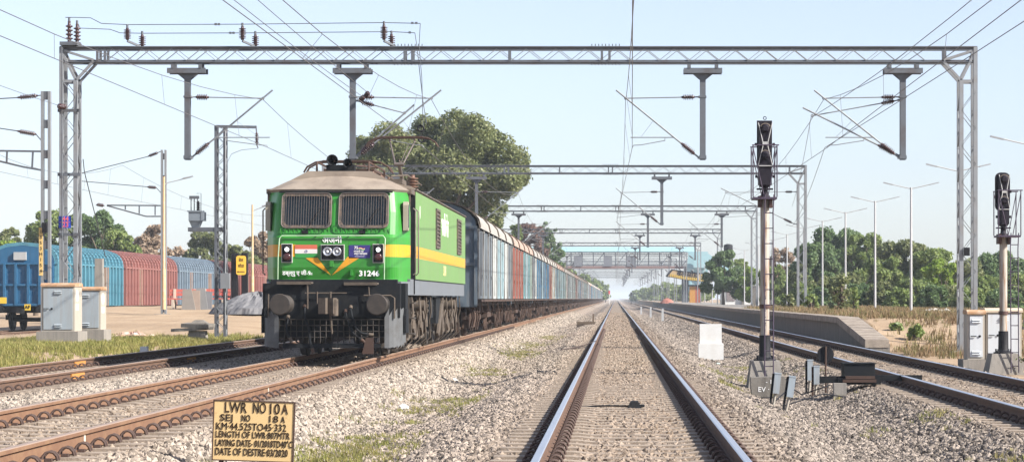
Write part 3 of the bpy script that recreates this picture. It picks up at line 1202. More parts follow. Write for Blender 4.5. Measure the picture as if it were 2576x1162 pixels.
# lattice mast carrying a transformer
LY = 75.0
lx = at(556, 0, LY).x
lz = float(ground_z(np.array([lx]), np.array([LY]))[0]) - 0.02
ltop = at(0, 317, LY).z
lm = thing('lattice_transformer_mast', 'square lattice mast carrying a small transformer left of the locomotive', 'mast', (lx, LY, lz))
m = MB()
H = ltop - lz
for a in (-1, 1):
    for b in (-1, 1):
        m.box(a * 0.15, b * 0.15, H / 2, 0.085, 0.085, H)
m.build('corner_angle', m_steel2, lm)
m = MB()
z, k = 0.15, 0
while z < H - 0.2:
    for q in (-0.17, 0.17):
        a, b = (-0.12, 0.12) if k % 2 == 0 else (0.12, -0.12)
        m.beam((a, q, z), (b, q, z + 0.24), 0.014, 0.06, up=(0, 1, 0))
        m.beam((q, a, z), (q, b, z + 0.24), 0.014, 0.06, up=(1, 0, 0))
    z += 0.24
    k += 1
m.build('lattice', m_steel, lm)
def LL(px, py, dy=-0.2):
    v = at(px, py, LY)
    return (v.x - lx, dy, v.z - lz)
m = MB()
m.beam(LL(546, 319), LL(648, 321), 0.09, 0.09)
m.tube([LL(647, 321), LL(648, 336)], 0.025, 6)
m.tube([LL(648, 365), LL(652, 373)], 0.02, 6)
m.build('top_arm', m_steel2, lm)
insulator(MB(), LL(648, 334), LL(649, 366), 0.075, 7).build('insulator', m_insul, lm)
m = MB()
m.beam(LL(475, 577, -0.12), LL(566, 577, -0.12), 0.1, 0.14)
m.beam(LL(475, 577, 0.22), LL(566, 577, 0.22), 0.1, 0.14)
m.build('transformer_bracket', m_steel2, lm)
m = MB()
c = LL(492, 544, 0.05)
m.box(c[0], c[1], c[2], 0.42, 0.4, 0.3)
m.box(c[0], c[1], c[2] + 0.17, 0.5, 0.46, 0.05)
m.taper(c[0], c[1], c[2] - 0.42, c[2] - 0.15, 0.2, 0.2, 0.4, 0.38)
for q in (-0.2, -0.1, 0, 0.1, 0.2):
    m.box(c[0] + 0.26, c[1] + q, c[2], 0.1, 0.03, 0.3)
m.build('transformer', M('grey_transformer', (0.2, 0.23, 0.26), 0.5, 0.2), lm)
m = MB()
for px in (480, 488, 496):
    m.cyl(LL(px, 532, 0.05), LL(px, 498, 0.05), 0.018, n=6)
m.box(*LL(488, 496, 0.05), 0.32, 0.12, 0.1)
m.tube([LL(505, 530, 0.05), LL(505, 486, 0.05), LL(494, 486, 0.05)], 0.01, 5)
m.build('fuse_rack', m_steel2, lm)
insulator(MB(), LL(499, 531, 0.0), LL(499, 505, 0.0), 0.08, 4).build('bushing', m_black, lm)
m = MB()
m.box(*LL(571, 706, -0.3), 0.3, 0.22, 0.52)
m.build('junction_box', m_steel, lm)
m = MB()
m.tube([LL(569, 317), LL(570, 500), LL(569, 815)], 0.025, 6)
m.tube([LL(652, 374), LL(610, 378), LL(585, 388), LL(574, 410), LL(570, 440)], 0.009, 5)
m.build('conduit', m_steel, lm)
MB().taper(0, 0, -0.5, 0.1, 0.75, 0.75, 0.6, 0.6).build('footing', m_conc, lm)
# guy wire and its concrete block
gw = thing('guy_wire', 'guy wire running from the left portal mast to a concrete post', 'guy wire', at(250, 700, 72))
o = gw.location
MB().tube([at(209, 400, 65.2) - o, at(212, 430, 65.5) - o, at(265, 645, 71.5) - o], 0.014, 5).build('wire', m_steel2, gw)
pst = thing('anchor_post', 'square concrete anchor post behind the grey cabinets', 'post', (at(250, 0, 72).x, 72, 0.0))
MB().taper(0, 0, -0.2, at(0, 650, 72).z, 0.3, 0.3, 0.24, 0.24).build('post', m_conc, pst)

# ------------------------------------------------------------------ locomotive
LO = Vector((TX['loco'], 45.9, RZ['loco']))
m_green = M('loco_green', (0.03, 0.225, 0.026), 0.36, 0, 0.2, 1.2, (0.06, 0.15, 0.045), 0.55, 1.3, streak=True, spec=0.5)
m_green_s = M('loco_green_dusty', (0.12, 0.24, 0.07), 0.55, 0, 0.15, 1.5, (0.16, 0.21, 0.1), 0.75, 1.2, streak=True)
m_yel = M('loco_yellow', (0.62, 0.29, 0.015), 0.45, 0, 0.1, 2, (0.42, 0.25, 0.06), 0.6, 1.5, streak=True)
m_roof = M('dusty_roof', (0.27, 0.225, 0.18), 0.85, 0, 0.25, 1.6, (0.13, 0.1, 0.08), 0.8, 1.1, lo=0.42, hi=0.66)
m_grey = M('loco_underframe_grey', (0.13, 0.145, 0.165), 0.6, 0, 0.15, 2, (0.12, 0.11, 0.1), 0.5, 3, streak=True)
m_dark = M('loco_dark', (0.01, 0.012, 0.015), 0.75, 0, 0.3, 4, (0.03, 0.026, 0.022), 0.4, 6, spec=0.15)
m_dust = M('bogie_dust', (0.04, 0.034, 0.03), 0.85, 0, 0.3, 4, (0.09, 0.07, 0.052), 0.6, 6)
m_dust2 = M('pale_bogie_dust', (0.1, 0.078, 0.06), 0.85, 0, 0.35, 4, (0.045, 0.036, 0.03), 0.7, 6)
m_rustpart = M('rust_part', (0.06, 0.034, 0.025), 0.85, 0, 0.3, 6)
m_glass = M('dark_glass', (0.008, 0.014, 0.02), 0.15, 0, 0.4, 3, (0.03, 0.035, 0.035), 0.6, 5, spec=0.35)
m_grille = M('grille_wire', (0.15, 0.125, 0.11), 0.55, 0.4, 0.25, 8)
m_frame = M('window_frame_worn', (0.06, 0.055, 0.05), 0.6, 0, 0.3, 6, (0.28, 0.18, 0.12), 0.6, 9)

loco = thing('electric_locomotive', 'green electric locomotive with a yellow stripe heading a long goods train', 'locomotive', LO)


def FL(u, v):      # from an enlargement of the cab front to local x, z
    return ((1050 + u / 2.905) * 0.6289 - 840) / 122.0, (897.6 - (720 + v / 2.905) * 0.6289) / 122.0


def FL2(u, v, sc_=122.0, cx=840):
    return ((1040 + u / 3.228) * 0.6289 - cx) / sc_, (897.6 - (1080 + v / 3.228) * 0.6289) / 122.0


def yfront(z):
    pts = [(1.5, 0.05), (1.62, 0.05), (1.85, 0.0), (2.47, 0.0), (2.53, 0.05), (3.42, 0.28)]
    return float(np.interp(z, [p[0] for p in pts], [p[1] for p in pts]))


def outline(y0):
    half = [(0.0, y0), (0.4, y0), (0.8, y0), (1.02, y0)]
    for k in range(1, 7):
        a = math.pi / 2 * k / 6 * 0.78
        half.append((1.02 + 0.3 * math.sin(a), y0 + 0.3 * (1 - math.cos(a)) * 0.9))
    half.append((1.5, max(0.78, y0 + 0.3)))
    return [(-x, y) for x, y in half[::-1]][:-1] + half


zl = [1.50, 1.62, 1.85, 2.07, 2.32, 2.47, 2.53, 3.0, 3.42]
sh = MB()
rows = [[(x * (1.0 if z < 3.0 else 1.0 - 0.035 * (z - 3.0) / 0.42), y, z) for x, y in outline(yfront(z))] for z in zl]
nC = len(rows[0])
for r in range(len(zl) - 1):
    for c in range(nC - 1):
        xm = (rows[r][c][0] + rows[r][c + 1][0]) / 2
        band = abs(zl[r] - 2.07) < 0.01 and (xm < -0.8 or xm > 0.8)
        sh.add([rows[r][c], rows[r][c + 1], rows[r + 1][c + 1], rows[r + 1][c]], [(0, 1, 2, 3)], 1 if band else 0, True)
sh.build('cab', [m_green, m_yel], loco)
# body sides behind the doors
sd = MB()
zb = [1.62, 2.07, 2.32, 3.5]
for s in (-1, 1):
    ys2 = [1.52, 6, 11, 17.2]
    for a in range(3):
        for b in range(3):
            q = [(s * 1.535, ys2[b], zb[a]), (s * 1.535, ys2[b + 1], zb[a]), (s * 1.535, ys2[b + 1], zb[a + 1]), (s * 1.535, ys2[b], zb[a + 1])]
            sd.add(q if s > 0 else q[::-1], [(0, 1, 2, 3)], 1 if a == 1 else 0)
sd.lim(-1.535, 1.535, 17.18, 17.2, 1.62, 3.5, 0)
sd.build('body_side', [m_green_s, m_yel], loco)
# door recess, door leaf, hand rails on the right and left
for s in (-1, 1):
    d = MB()
    d.lim(s * 1.36, s * 1.38, 0.72, 1.52, 1.3, 3.4)
    d.lim(s * 1.38, s * 1.525, 1.47, 1.515, 1.3, 3.4)  # jamb coloured dark to stand for the shade inside the doorway
    d.build('cab_door', m_dark, loco)
    d = MB()
    d.lim(s * 1.38, s * 1.52, 0.74, 1.54, 3.4, 3.5)
    d.lim(s * 1.38, s * 1.5, 0.77, 0.80, 1.32, 3.4)
    d.build('door_frame', m_frame, loco)
    h = MB()
    for yy in (0.8, 1.48):
        h.tube([(s * 1.55, yy, 1.7), (s * 1.6, yy, 1.75), (s * 1.6, yy, 3.05), (s * 1.55, yy, 3.1)], 0.016, 6)
    h.build('door_handrail', m_grille, loco)
    w = MB()
    w.prism([(0.36, 2.62), (0.62, 2.62), (0.66, 2.7), (0.66, 3.15), (0.6, 3.22), (0.42, 3.22), (0.37, 3.15)], 'x', s * 1.38, s * 1.48)
    wf = w.build('side_window', M('cream_frame', (0.3, 0.27, 0.21), 0.7), loco)
    w = MB()
    w.prism([(0.42, 2.68), (0.58, 2.68), (0.6, 2.74), (0.6, 3.1), (0.56, 3.16), (0.46, 3.16), (0.43, 3.1)], 'x', s * 1.44, s * 1.49)
    w.build('side_window_glass', m_glass, wf)
# roof: sloped hood over the cab, then the long roof
rf = MB()
base = [(x * 0.965, y, 3.42) for x, y in outline(0.28)]
lip = [(x * 1.0, y - 0.03 if abs(x) < 1.2 else y, 3.47) for x, y in outline(0.28)]
mid_ = [(x * 0.72, 0.66 + 0.2 * (abs(x) / 1.5) ** 2, 3.67) for x, y in outline(0.28)]
top = [(x * 0.44, 1.05 + 0.05 * abs(x), 3.88) for x, y in outline(0.28)]
for A, B in ((base, lip), (lip, mid_), (mid_, top)):
    for c in range(nC - 1):
        rf.add([A[c], A[c + 1], B[c + 1], B[c]], [(0, 1, 2, 3)], 0, True)
bk = [(-1.5, 3.47), (-1.08, 3.665), (-0.66, 3.88), (0.66, 3.88), (1.08, 3.665), (1.5, 3.47)]
rf.prism(bk, 'y', 0.86, 1.55)
sec = [(-1.545, 3.49), (-1.545, 3.52), (-1.42, 3.6), (-1.1, 3.66), (-0.66, 3.84), (0.66, 3.84), (1.1, 3.66), (1.42, 3.6), (1.545, 3.52), (1.545, 3.49)]
rf.prism(sec, 'y', 1.53, 17.22)
rf.build('roof', m_roof, loco)
gt = MB()
for s in (-1, 1):
    gt.tube([(s * 1.55, 1.5, 3.52), (s * 1.55, 17.2, 3.52)], 0.022, 5)
gt.build('rain_gutter', m_frame, loco)


# windscreens
def rrect(x0, x1, z0, z1, r, n=4):
    p = []
    for cx, cz, a0 in ((x1 - r, z1 - r, 0), (x0 + r, z1 - r, 90), (x0 + r, z0 + r, 180), (x1 - r, z0 + r, 270)):
        for k in range(n + 1):
            a = rad(a0 + 90 * k / n)
            p.append((cx + r * math.cos(a), cz + r * math.sin(a)))
    return p


for x0, x1 in ((-1.11, -0.07), (0.07, 1.11)):
    z0, z1 = 2.66, 3.39
    of, inn = rrect(x0, x1, z0, z1, 0.12), rrect(x0 + 0.06, x1 - 0.06, z0 + 0.06, z1 - 0.06, 0.09)
    f = MB()
    n = len(of)
    P = lambda q, d: (q[0], yfront(q[1]) - d, q[1])
    for i in range(n):
        j = (i + 1) % n
        f.add([P(of[i], 0.035), P(of[j], 0.035), P(inn[j], 0.035), P(inn[i], 0.035)], [(0, 3, 2, 1)])
        f.add([P(of[i], 0.035), P(of[j], 0.035), P(of[j], -0.02), P(of[i], -0.02)], [(0, 1, 2, 3)])
        f.add([P(inn[i], 0.035), P(inn[j], 0.035), P(inn[j], -0.02), P(inn[i], -0.02)], [(0, 3, 2, 1)])
    wf = f.build('windscreen', m_frame, loco)
    g = MB()
    g.add([P(q, 0.008) for q in inn], [tuple(range(n))[::-1]])
    g.build('windscreen_glass', m_glass, wf)
    b = MB()
    bar = rrect(x0 + 0.01, x1 - 0.01, z0 + 0.005, z1 - 0.005, 0.1)
    b.tube([P(q, 0.1) for q in bar + bar[:1]], 0.011, 5)
    for k in range(19):
        u = x0 + 0.05 + (x1 - x0 - 0.1) * k / 18
        b.tube([P((u, z0 + 0.01), 0.1), P((u, z1 - 0.01), 0.1)], 0.003, 4)
    for zz in (z0 + 0.12, z1 - 0.1):
        for u in (x0 + 0.02, x1 - 0.02):
            b.tube([P((u, zz), 0.1), P((u, zz), 0.0)], 0.012, 4)
    b.build('window_grille', m_grille, wf)
    wp = MB()
    uc = (x0 + x1) / 2
    wp.box(uc - 0.02, yfront(z0 - 0.06) - 0.05, z0 - 0.08, 0.12, 0.09, 0.07)
    wp.tube([(uc, yfront(z0) - 0.07, z0 - 0.05), (uc + 0.3, yfront(z0 + 0.45) - 0.05, z0 + 0.42)], 0.01, 4)
    wp.build('wiper', m_dark, wf)
vs = MB()
vs.box(0, yfront(3.4) - 0.03, 3.412, 2.35, 0.07, 0.03)
vs.build('visor_strip', m_dark, loco)
# ribs between the windows and the lamp frame
rb = MB()
for k in range(26):
    x = -1.12 + 2.24 * k / 25
    z = 2.6
    rb.box(x, yfront(z) - 0.004, z, 0.018, 0.012, 0.1)
rb.build('front_rib', m_green, loco)
hr = MB()
FR = lambda u, v, d=0.07: (FL(u, v)[0], yfront(FL(u, v)[1]) - d, FL(u, v)[1])
hr.tube([FR(172, 1190), FR(180, 900), FR(196, 680), FR(222, 645), FR(1400, 645), FR(1424, 680), FR(1414, 900), FR(1408, 1190)], 0.013, 6)
for u in (620, 1000):
    hr.tube([FR(u, 645), FR(u, 650, 0.0)], 0.013, 5)
hr.build('front_handrail', M('pale_green_rail', (0.35, 0.5, 0.32), 0.5), loco)
# lamp housings
m_lens = M('clear_lens', (0.7, 0.72, 0.75), 0.15, 0, 0.05, spec=0.8)
m_lamp = M('silver_reflector', (0.55, 0.56, 0.6), 0.25, 0.7, 0.1)


def facebox(name, u0, v0, u1, v1, mat, d, parent=loco):
    x0, z1 = FL(u0, v0)
    x1, z0 = FL(u1, v1)
    m_ = MB()
    yy = min(yfront(z0), yfront(z1))
    m_.lim(x0, x1, yy - d, yy + 0.02, z0, z1)
    return m_.build(name, mat, parent), (x0 + x1) / 2, (z0 + z1) / 2, yy - d


m_silv = M('pale_frame', (0.5, 0.5, 0.46), 0.6)
for (u0, v0, u1, v1) in ((216, 737, 344, 958), (1276, 740, 1404, 960)):
    fr, cx, cz, yy = facebox('marker_lamp', u0, v0, u1, v1, m_silv, 0.03)
    x0, z1 = FL(u0 + 8, v0 + 8)
    x1, z0 = FL(u1 - 8, v1 - 8)
    MB().lim(x0, x1, yy - 0.012, yy + 0.005, z0, z1).build('marker_plate', m_black, fr)
    k = MB()
    k.rev((cx, yy - 0.01, cz + 0.085), (cx, yy - 0.06, cz + 0.085), [(0, 0.085), (0.5, 0.085), (0.8, 0.07), (0.9, 0.04)], 16)
    k.build('marker_rim', m_dark, fr)
    k = MB()
    k.rev((cx + 0.005, yy - 0.05, cz + 0.075), (cx + 0.005, yy - 0.075, cz + 0.075), [(0, 0.046), (0.7, 0.04), (1, 0.02)], 14)
    lit = bpy.data.materials.get('lit_lamp')
    if lit is None:
        lit = bpy.data.materials.new('lit_lamp')
        lit.use_nodes = True
        pb = lit.node_tree.nodes['Principled BSDF']
        pb.inputs['Base Color'].default_value = (0.9, 0.92, 0.95, 1)
        pb.inputs['Emission Color'].default_value = (0.95, 0.98, 1, 1)
        pb.inputs['Emission Strength'].default_value = 1.2
    k.build('marker_lens', lit, fr)
    k = MB()
    k.rev((cx, yy - 0.01, cz - 0.075), (cx, yy - 0.05, cz - 0.075), [(0, 0.08), (0.6, 0.08), (0.9, 0.06), (1, 0.03)], 16)
    k.build('tail_lens', M('dark_red_lens', (0.05, 0.012, 0.012), 0.2, spec=0.7), fr)
fr, cx, cz, yy = facebox('headlight', 674, 747, 948, 928, m_silv, 0.03)
x0, z1 = FL(682, 754)
x1, z0 = FL(940, 920)
MB().lim(x0, x1, yy - 0.012, yy + 0.005, z0, z1).build('headlight_plate', m_black, fr)
for u in (752, 862):
    x, z = FL(u, 830)
    k = MB()
    k.rev((x, yy - 0.01, z), (x, yy - 0.06, z), [(0, 0.09), (1, 0.092), (1, 0.075), (0.3, 0.05), (0.2, 0.0)], 18)
    k.build('headlight_reflector', m_lamp, fr)
    k = MB()
    k.rev((x, yy - 0.03, z), (x, yy - 0.055, z), [(0, 0.03), (0.6, 0.03), (1, 0.008)], 10)
    k.build('headlight_bulb', m_lens, fr)
# painted emblem panels
fg, cx, cz, yy = facebox('flag_panel', 373, 750, 630, 902, M('flag_green', (0.03, 0.25, 0.05), 0.6), 0.008)
x0, zt_ = FL(373, 750)
x1, zb_ = FL(630, 902)
hz = (zt_ - zb_) / 3
MB().lim(x0, x1, yy - 0.004, yy + 0.002, zt_ - hz, zt_).build('flag_stripe', M('flag_red', (0.5, 0.12, 0.07), 0.6, 0, 0.1, 5), fg)
MB().lim(x0, x1, yy - 0.004, yy + 0.002, zt_ - 2 * hz, zt_ - hz).build('flag_stripe', M('flag_white', (0.62, 0.6, 0.58), 0.6, 0, 0.06, 5), fg)
MB().ring(((x0 + x1) / 2, yy - 0.006, zt_ - 1.5 * hz), 0.024, 0.005, 'y', 14, 4).build('flag_wheel', M('flag_blue', (0.03, 0.05, 0.2), 0.6), fg)
pp, cx, cz, yy = facebox('poster_panel', 998, 753, 1246, 906, M('poster_blue', (0.035, 0.03, 0.16), 0.5, 0, 0.1, 4), 0.008)
text_front('poster_text', '75', 0.085, m_whitep, pp, (cx - 0.07, yy - 0.004, cz + 0.075), 0.03)
text_front('poster_text', 'आज़ादी का', 0.05, m_whitep, pp, (cx - 0.02, yy - 0.004, cz + 0.005), 0.03)
text_front('poster_text', 'अमृत महोत्सव', 0.05, m_whitep, pp, (cx + 0.02, yy - 0.004, cz - 0.045), 0.03)
sw = MB()
for k, cc in enumerate((0, 1, 2)):
    pts = [(cx - 0.02 + 0.13 * i / 8, yy - 0.006, cz + 0.068 - 0.014 * k + 0.012 * math.sin(i * 0.8)) for i in range(9)]
    sw.tube(pts, 0.006, 4, cc)
sw.build('poster_swoosh', [M('saffron', (0.7, 0.25, 0.03), 0.5), m_whitep, M('swoosh_green', (0.03, 0.3, 0.06), 0.5)], pp)
MB().box(cx, yy - 0.003, cz - 0.098, 0.2, 0.003, 0.006).build('poster_line', m_whitep, pp)
# yellow chevron
cv = MB()
for A_, B_, C_ in (((495, 905), (625, 888), (790, 1105)), ((985, 888), (1118, 905), (797, 1105))):
    rows_ = []
    for k in range(13):
        f = k / 12
        rows_.append([tuple(p + (q - p) * f for p, q in zip(e_, C_)) for e_ in (A_, B_)])
    for r0, r1 in zip(rows_[:-1], rows_[1:]):
        vs_ = [(FL(u, v)[0], yfront(FL(u, v)[1]) - 0.008, FL(u, v)[1]) for u, v in (r0[0], r0[1], r1[1], r1[0])]
        cv.add(vs_, [(0, 3, 2, 1)])
cv.build('yellow_chevron', m_yel, loco)
bx, _, _, _ = facebox('front_socket', 778, 935, 822, 1005, m_green, 0.05)
bx, _, _, _ = facebox('front_socket', 1015, 1040, 1044, 1105, m_green, 0.04)
x, z = FL(803, 698)
text_front('depot_name', 'अजनी', 0.175, m_whitep, loco, (x, min(yfront(z - 0.08), yfront(z + 0.08)) - 0.012, z), 0.035)
x, z = FL(388, 1080)
text_front('class_name', 'डब्ल्यु ए जी-9', 0.115, m_whitep, loco, (x, min(yfront(z - 0.08), yfront(z + 0.08)) - 0.012, z), 0.035, 0.95)
x, z = FL(557, 1088)
text_front('class_letter', 'H', 0.075, m_whitep, loco, (x, min(yfront(z - 0.08), yfront(z + 0.08)) - 0.012, z), 0.03)
x, z = FL(1232, 1085)
text_front('running_number', '31246', 0.155, m_whitep, loco, (x, min(yfront(z - 0.08), yfront(z + 0.08)) - 0.012, z), 0.07, 1.1)
# side lettering, louvres
text_front('side_name', 'भारतीय रेल', 0.62, m_whitep, loco, (1.537, 9.7, 2.95), 0.03, 0.85, rot=(90, 0, 90))
text_front('side_number', '31246', 0.34, M('cream_letter', (0.6, 0.5, 0.25), 0.7), loco, (1.537, 9.6, 1.88), 0.04, rot=(90, 0, 90))
text_front('side_mark', '()', 0.3, m_whitep, loco, (1.537, 2.6, 3.1), 0, rot=(90, 0, 90))
for s in (-1, 1):
    for y0_, y1_ in ((6.8, 7.9), (13.8, 15.2)):
        f = MB()
        f.lim(s * 1.535, s * 1.57, y0_, y1_, 2.4, 2.46)
        f.lim(s * 1.535, s * 1.57, y0_, y1_, 3.28, 3.34)
        f.lim(s * 1.535, s * 1.57, y0_, y0_ + 0.06, 2.46, 3.28)
        f.lim(s * 1.535, s * 1.57, y1_ - 0.06, y1_, 2.46, 3.28)
        fo = f.build('louvre', m_frame, loco)
        f = MB()
        for k in range(9):
            f.beam((s * 1.55, y0_ + 0.06, 2.5 + k * 0.088), (s * 1.55, y1_ - 0.06, 2.5 + k * 0.088), 0.035, 0.03)
        f.lim(s * 1.53, s * 1.538, y0_ + 0.05, y1_ - 0.05, 2.45, 3.3)
        f.build('louvre_slats', m_frame, fo)
# underframe
uf = MB()
uf.lim(-1.5, 1.5, 0.62, 17.2, 1.28, 1.615)
uf.prism([(-1.36, 0.1), (1.36, 0.1), (1.5, 0.62), (-1.5, 0.62)], 'z', 1.28, 1.56)
uf.build('underframe', m_grey, loco)
hs = MB()
hs.lim(-1.38, 1.38, -0.32, 0.1, 0.82, 1.5)
hs.lim(-1.3, 1.3, -0.12, 0.12, 1.5, 1.6)
hs.lim(-1.2, 1.2, -0.1, 0.9, 0.4, 0.82)
hs.build('headstock', m_dark, loco)
for s in (-1, 1):
    sbx = MB()
    sbx.lim(s * 1.3, s * 1.47, -0.05, 0.5, 1.0, 1.52)
    sbx.prism([(-0.12, 0.5), (-0.12, 0.86), (0.0, 1.0), (0.45, 1.0), (0.45, 0.5)], 'x', s * 1.445, s * 1.49)
    sbx.build('sand_box', m_dark, loco)
for u0, u1, v in ((250, 690, 165), (1110, 1535, 175)):
    a, z = FL2(u0, v)
    b, _ = FL2(u1, v)
    s_ = MB()
    s_.lim(a, b, -0.42, -0.1, z - 0.012, z + 0.02)
    s_.lim(a, b, -0.43, -0.42, z - 0.03, z + 0.03)
    s_.build('front_step', m_dust2, loco)
for s in (-1, 1):
    b = MB()
    b.rev((s * 0.978, -0.3, 1.09), (s * 0.978, -1.0, 1.09), [(0, 0.2), (0.12, 0.19), (0.14, 0.13), (0.75, 0.12), (0.78, 0.1), (0.92, 0.1), (0.93, 0.215), (0.98, 0.22), (1.0, 0.2)], 24)
    b.build('buffer', M('buffer_brown', (0.03, 0.025, 0.022), 0.7, 0, 0.25, 6, (0.06, 0.045, 0.035), 0.5, 8), loco)
c = MB()
x, z = FL2(935, 420, 124, 828)
c.lim(-0.16, 0.12, -0.75, -0.3, 0.92, 1.2)
c.prism([(-0.2, -0.75), (-0.2, -1.0), (-0.05, -1.05), (-0.02, -0.92), (0.1, -0.98), (0.16, -0.86), (0.12, -0.75)], 'z', 0.9, 1.22)
c.cyl((0.12, -0.88, 0.86), (0.12, -0.88, 1.2), 0.07, n=8)
c.tube([(0.02, -0.8, 1.35), (0.02, -0.8, 0.85), (0.04, -0.7, 0.5)], 0.022, 6)
c.build('coupler', m_dust2, loco)
rl = MB()
rl.tube([(-0.55, -0.4, 1.32), (0.3, -0.4, 1.32)], 0.014, 5)
rl.tube([(0.65, -0.4, 1.27), (1.2, -0.4, 1.27), (1.28, -0.42, 1.22), (1.28, -0.42, 0.8)], 0.016, 5)
rl.tube([(-1.3, -0.4, 1.3), (-1.3, -0.4, 0.85)], 0.016, 5)
rl.tube([(-0.5, -0.4, 1.5), (-0.5, -0.4, 1.0)], 0.018, 5)
rl.tube([(0.75, -0.4, 1.45), (0.78, -0.4, 0.98)], 0.014, 5)
rl.tube([(-0.3, -0.42, 1.35), (-0.3, -0.42, 1.1)], 0.014, 5)
rl.build('lever_rod', m_dust2, loco)
for i, pts in enumerate(([(-0.56, -0.42, 1.02), (-0.55, -0.5, 0.85), (-0.46, -0.5, 0.6), (-0.44, -0.5, 0.35), (-0.4, -0.48, 0.2)],
                         [(0.38, -0.42, 1.0), (0.42, -0.52, 0.85), (0.5, -0.55, 0.6), (0.62, -0.55, 0.5), (0.76, -0.5, 0.48)],
                         [(0.28, -0.42, 0.92), (0.34, -0.52, 0.72), (0.45, -0.55, 0.5), (0.6, -0.5, 0.38)],
                         [(-0.9, -0.42, 0.8), (-0.92, -0.5, 0.6), (-0.85, -0.5, 0.42)])):
    MB().tube(pts, 0.026, 7).build('brake_hose', m_dark, loco)
    e_ = MB()
    e_.cyl(pts[0], Vector(pts[0]) + Vector((0, 0.06, 0.05)), 0.04, n=8)
    e_.cyl(pts[-1], Vector(pts[-1]) + (Vector(pts[-1]) - Vector(pts[-2])).normalized() * 0.1, 0.036, n=8)
    e_.build('hose_coupling', m_dust2 if i % 2 else m_rustpart, loco)
# cow catcher: grid of bars between two bent side plates
cg = MB()
for k in range(19):
    x = -1.08 + 2.16 * k / 18
    cg.tube([(x, -0.42, 0.3), (x, -0.4, 0.78)], 0.011, 4)
for z in (0.42, 0.54, 0.66, 0.78):
    cg.tube([(-1.15, -0.41, z), (1.15, -0.41, z)], 0.01, 4)
cg.build('cowcatcher_bars', M('cage_bar', (0.038, 0.032, 0.028), 0.8, 0, 0.3, 6), loco)
cp = MB()
cp.lim(-1.0, 1.0, -0.46, -0.36, 0.2, 0.29)
cp.build('cowcatcher_beam', m_dark, loco)
for s in (-1, 1):
    sp = MB()
    for k in range(6):
        a0, a1 = k / 6 * math.pi / 2, (k + 1) / 6 * math.pi / 2
        P_ = lambda a: (s * (1.08 + 0.36 * math.sin(a)), -0.46 + 0.5 * (1 - math.cos(a)))
        (xa, ya), (xb_, yb_) = P_(a0), P_(a1)
        q = [(xa, ya, 0.2), (xb_, yb_, 0.2 + 0.02 * k), (xb_, yb_, 1.02), (xa, ya, 0.82 + 0.04 * k)]
        sp.add(q if s > 0 else q[::-1], [(0, 1, 2, 3)], 0, True)
    sp.lim(s * 1.40, s * 1.44, 0.04, 0.35, 0.3, 1.02)
    sp.build('cowcatcher_side', M('side_plate_grey', (0.1, 0.105, 0.11), 0.7, 0, 0.2, 3, (0.05, 0.045, 0.04), 0.5, 4), loco)
nb = MB()
nb.prism([(0.62, 0.08), (0.86, 0.08), (0.86, 0.4), (0.7, 0.42), (0.66, 0.22)], 'y', -0.50, -0.47)
nb.build('guard_plate', m_rustpart, loco)


def wheelset(m, y, r, xw=0.86, n=22):
    for s in (-1, 1):
        m.rev((s * (xw - 0.07), y, r), (s * (xw + 0.07), y, r), [(0, r + 0.02), (0.25, r + 0.02), (0.26, r), (1, r - 0.005), (1, r * 0.82), (0.8, r * 0.78), (0.8, r * 0.3), (1.3, r * 0.28)], n)
    m.cyl((-xw, y, r), (xw, y, r), 0.09, n=8)


for yc in (3.75, 13.45):
    bg_ = MB()
    for s in (-1, 1):
        bg_.prism([(yc - 2.9, 0.62), (yc - 2.3, 0.95), (yc - 0.9, 1.0), (yc + 0.9, 1.0), (yc + 2.3, 0.95), (yc + 2.9, 0.62), (yc + 2.7, 0.55), (yc + 1.2, 0.72), (yc - 1.2, 0.72), (yc - 2.7, 0.55)], 'x', s * 1.02, s * 1.16)
    bg_.lim(-1.0, 1.0, yc - 0.3, yc + 0.3, 0.6, 0.9)
    bo = bg_.build('bogie', m_dust, loco)
    for k in (-1, 0, 1):
        w = MB()
        wheelset(w, yc + k * 1.85, 0.545)
        w.build('wheelset', m_dust, bo)
        for s in (-1, 1):
            ab = MB()
            ab.box(s * 1.2, yc + k * 1.85, 0.55, 0.16, 0.36, 0.34)
            ab.cyl((s * 1.26, yc + k * 1.85, 0.55), (s * 1.34, yc + k * 1.85, 0.55), 0.13, n=12)
            for q in (-0.32, 0.32):
                for z in range(5):
                    ab.ring((s * 1.2, yc + k * 1.85 + q, 0.62 + z * 0.07), 0.09, 0.022, 'z', 10, 4)
            ab.build('axle_box', m_dust2, bo)
    for s in (-1, 1):
        rg = MB()
        for k in (-2.45, -0.95, 0.95, 2.45):
            rg.tube([(s * 1.25, yc + k - 0.35, 1.2), (s * 1.3, yc + k, 0.7), (s * 1.22, yc + k + 0.12, 0.3)], 0.045, 6)
            rg.tube([(s * 1.3, yc + k + 0.1, 1.25), (s * 1.34, yc + k + 0.15, 0.55)], 0.055, 7)
            rg.tube([(s * 1.25, yc + k - 0.3, 0.3), (s * 1.25, yc + k + 0.3, 0.34), (s * 1.3, yc + k + 0.45, 0.75)], 0.03, 5)
        for k in (-1.4, 0.5, 1.5):
            rg.beam((s * 1.28, yc + k, 1.22), (s * 1.34, yc + k + 0.9, 0.42), 0.07, 0.09)
            rg.cyl((s * 1.2, yc + k - 0.15, 1.05), (s * 1.42, yc + k - 0.15, 1.05), 0.13, n=10)
        rg.build('brake_rigging', m_dust2, bo)
        pi = MB()
        for k in (-3.2, -1.9, -0.1, 1.7, 2.9):
            pi.tube([(s * 1.42, yc + k, 1.28), (s * 1.44, yc + k, 0.9), (s * 1.38, yc + k + 0.2, 0.7), (s * 1.4, yc + k + 0.25, 0.3), (s * 1.2, yc + k + 0.3, 0.12)], 0.018, 5)
        pi.build('sand_pipe', m_dust2, bo)
ub = MB()
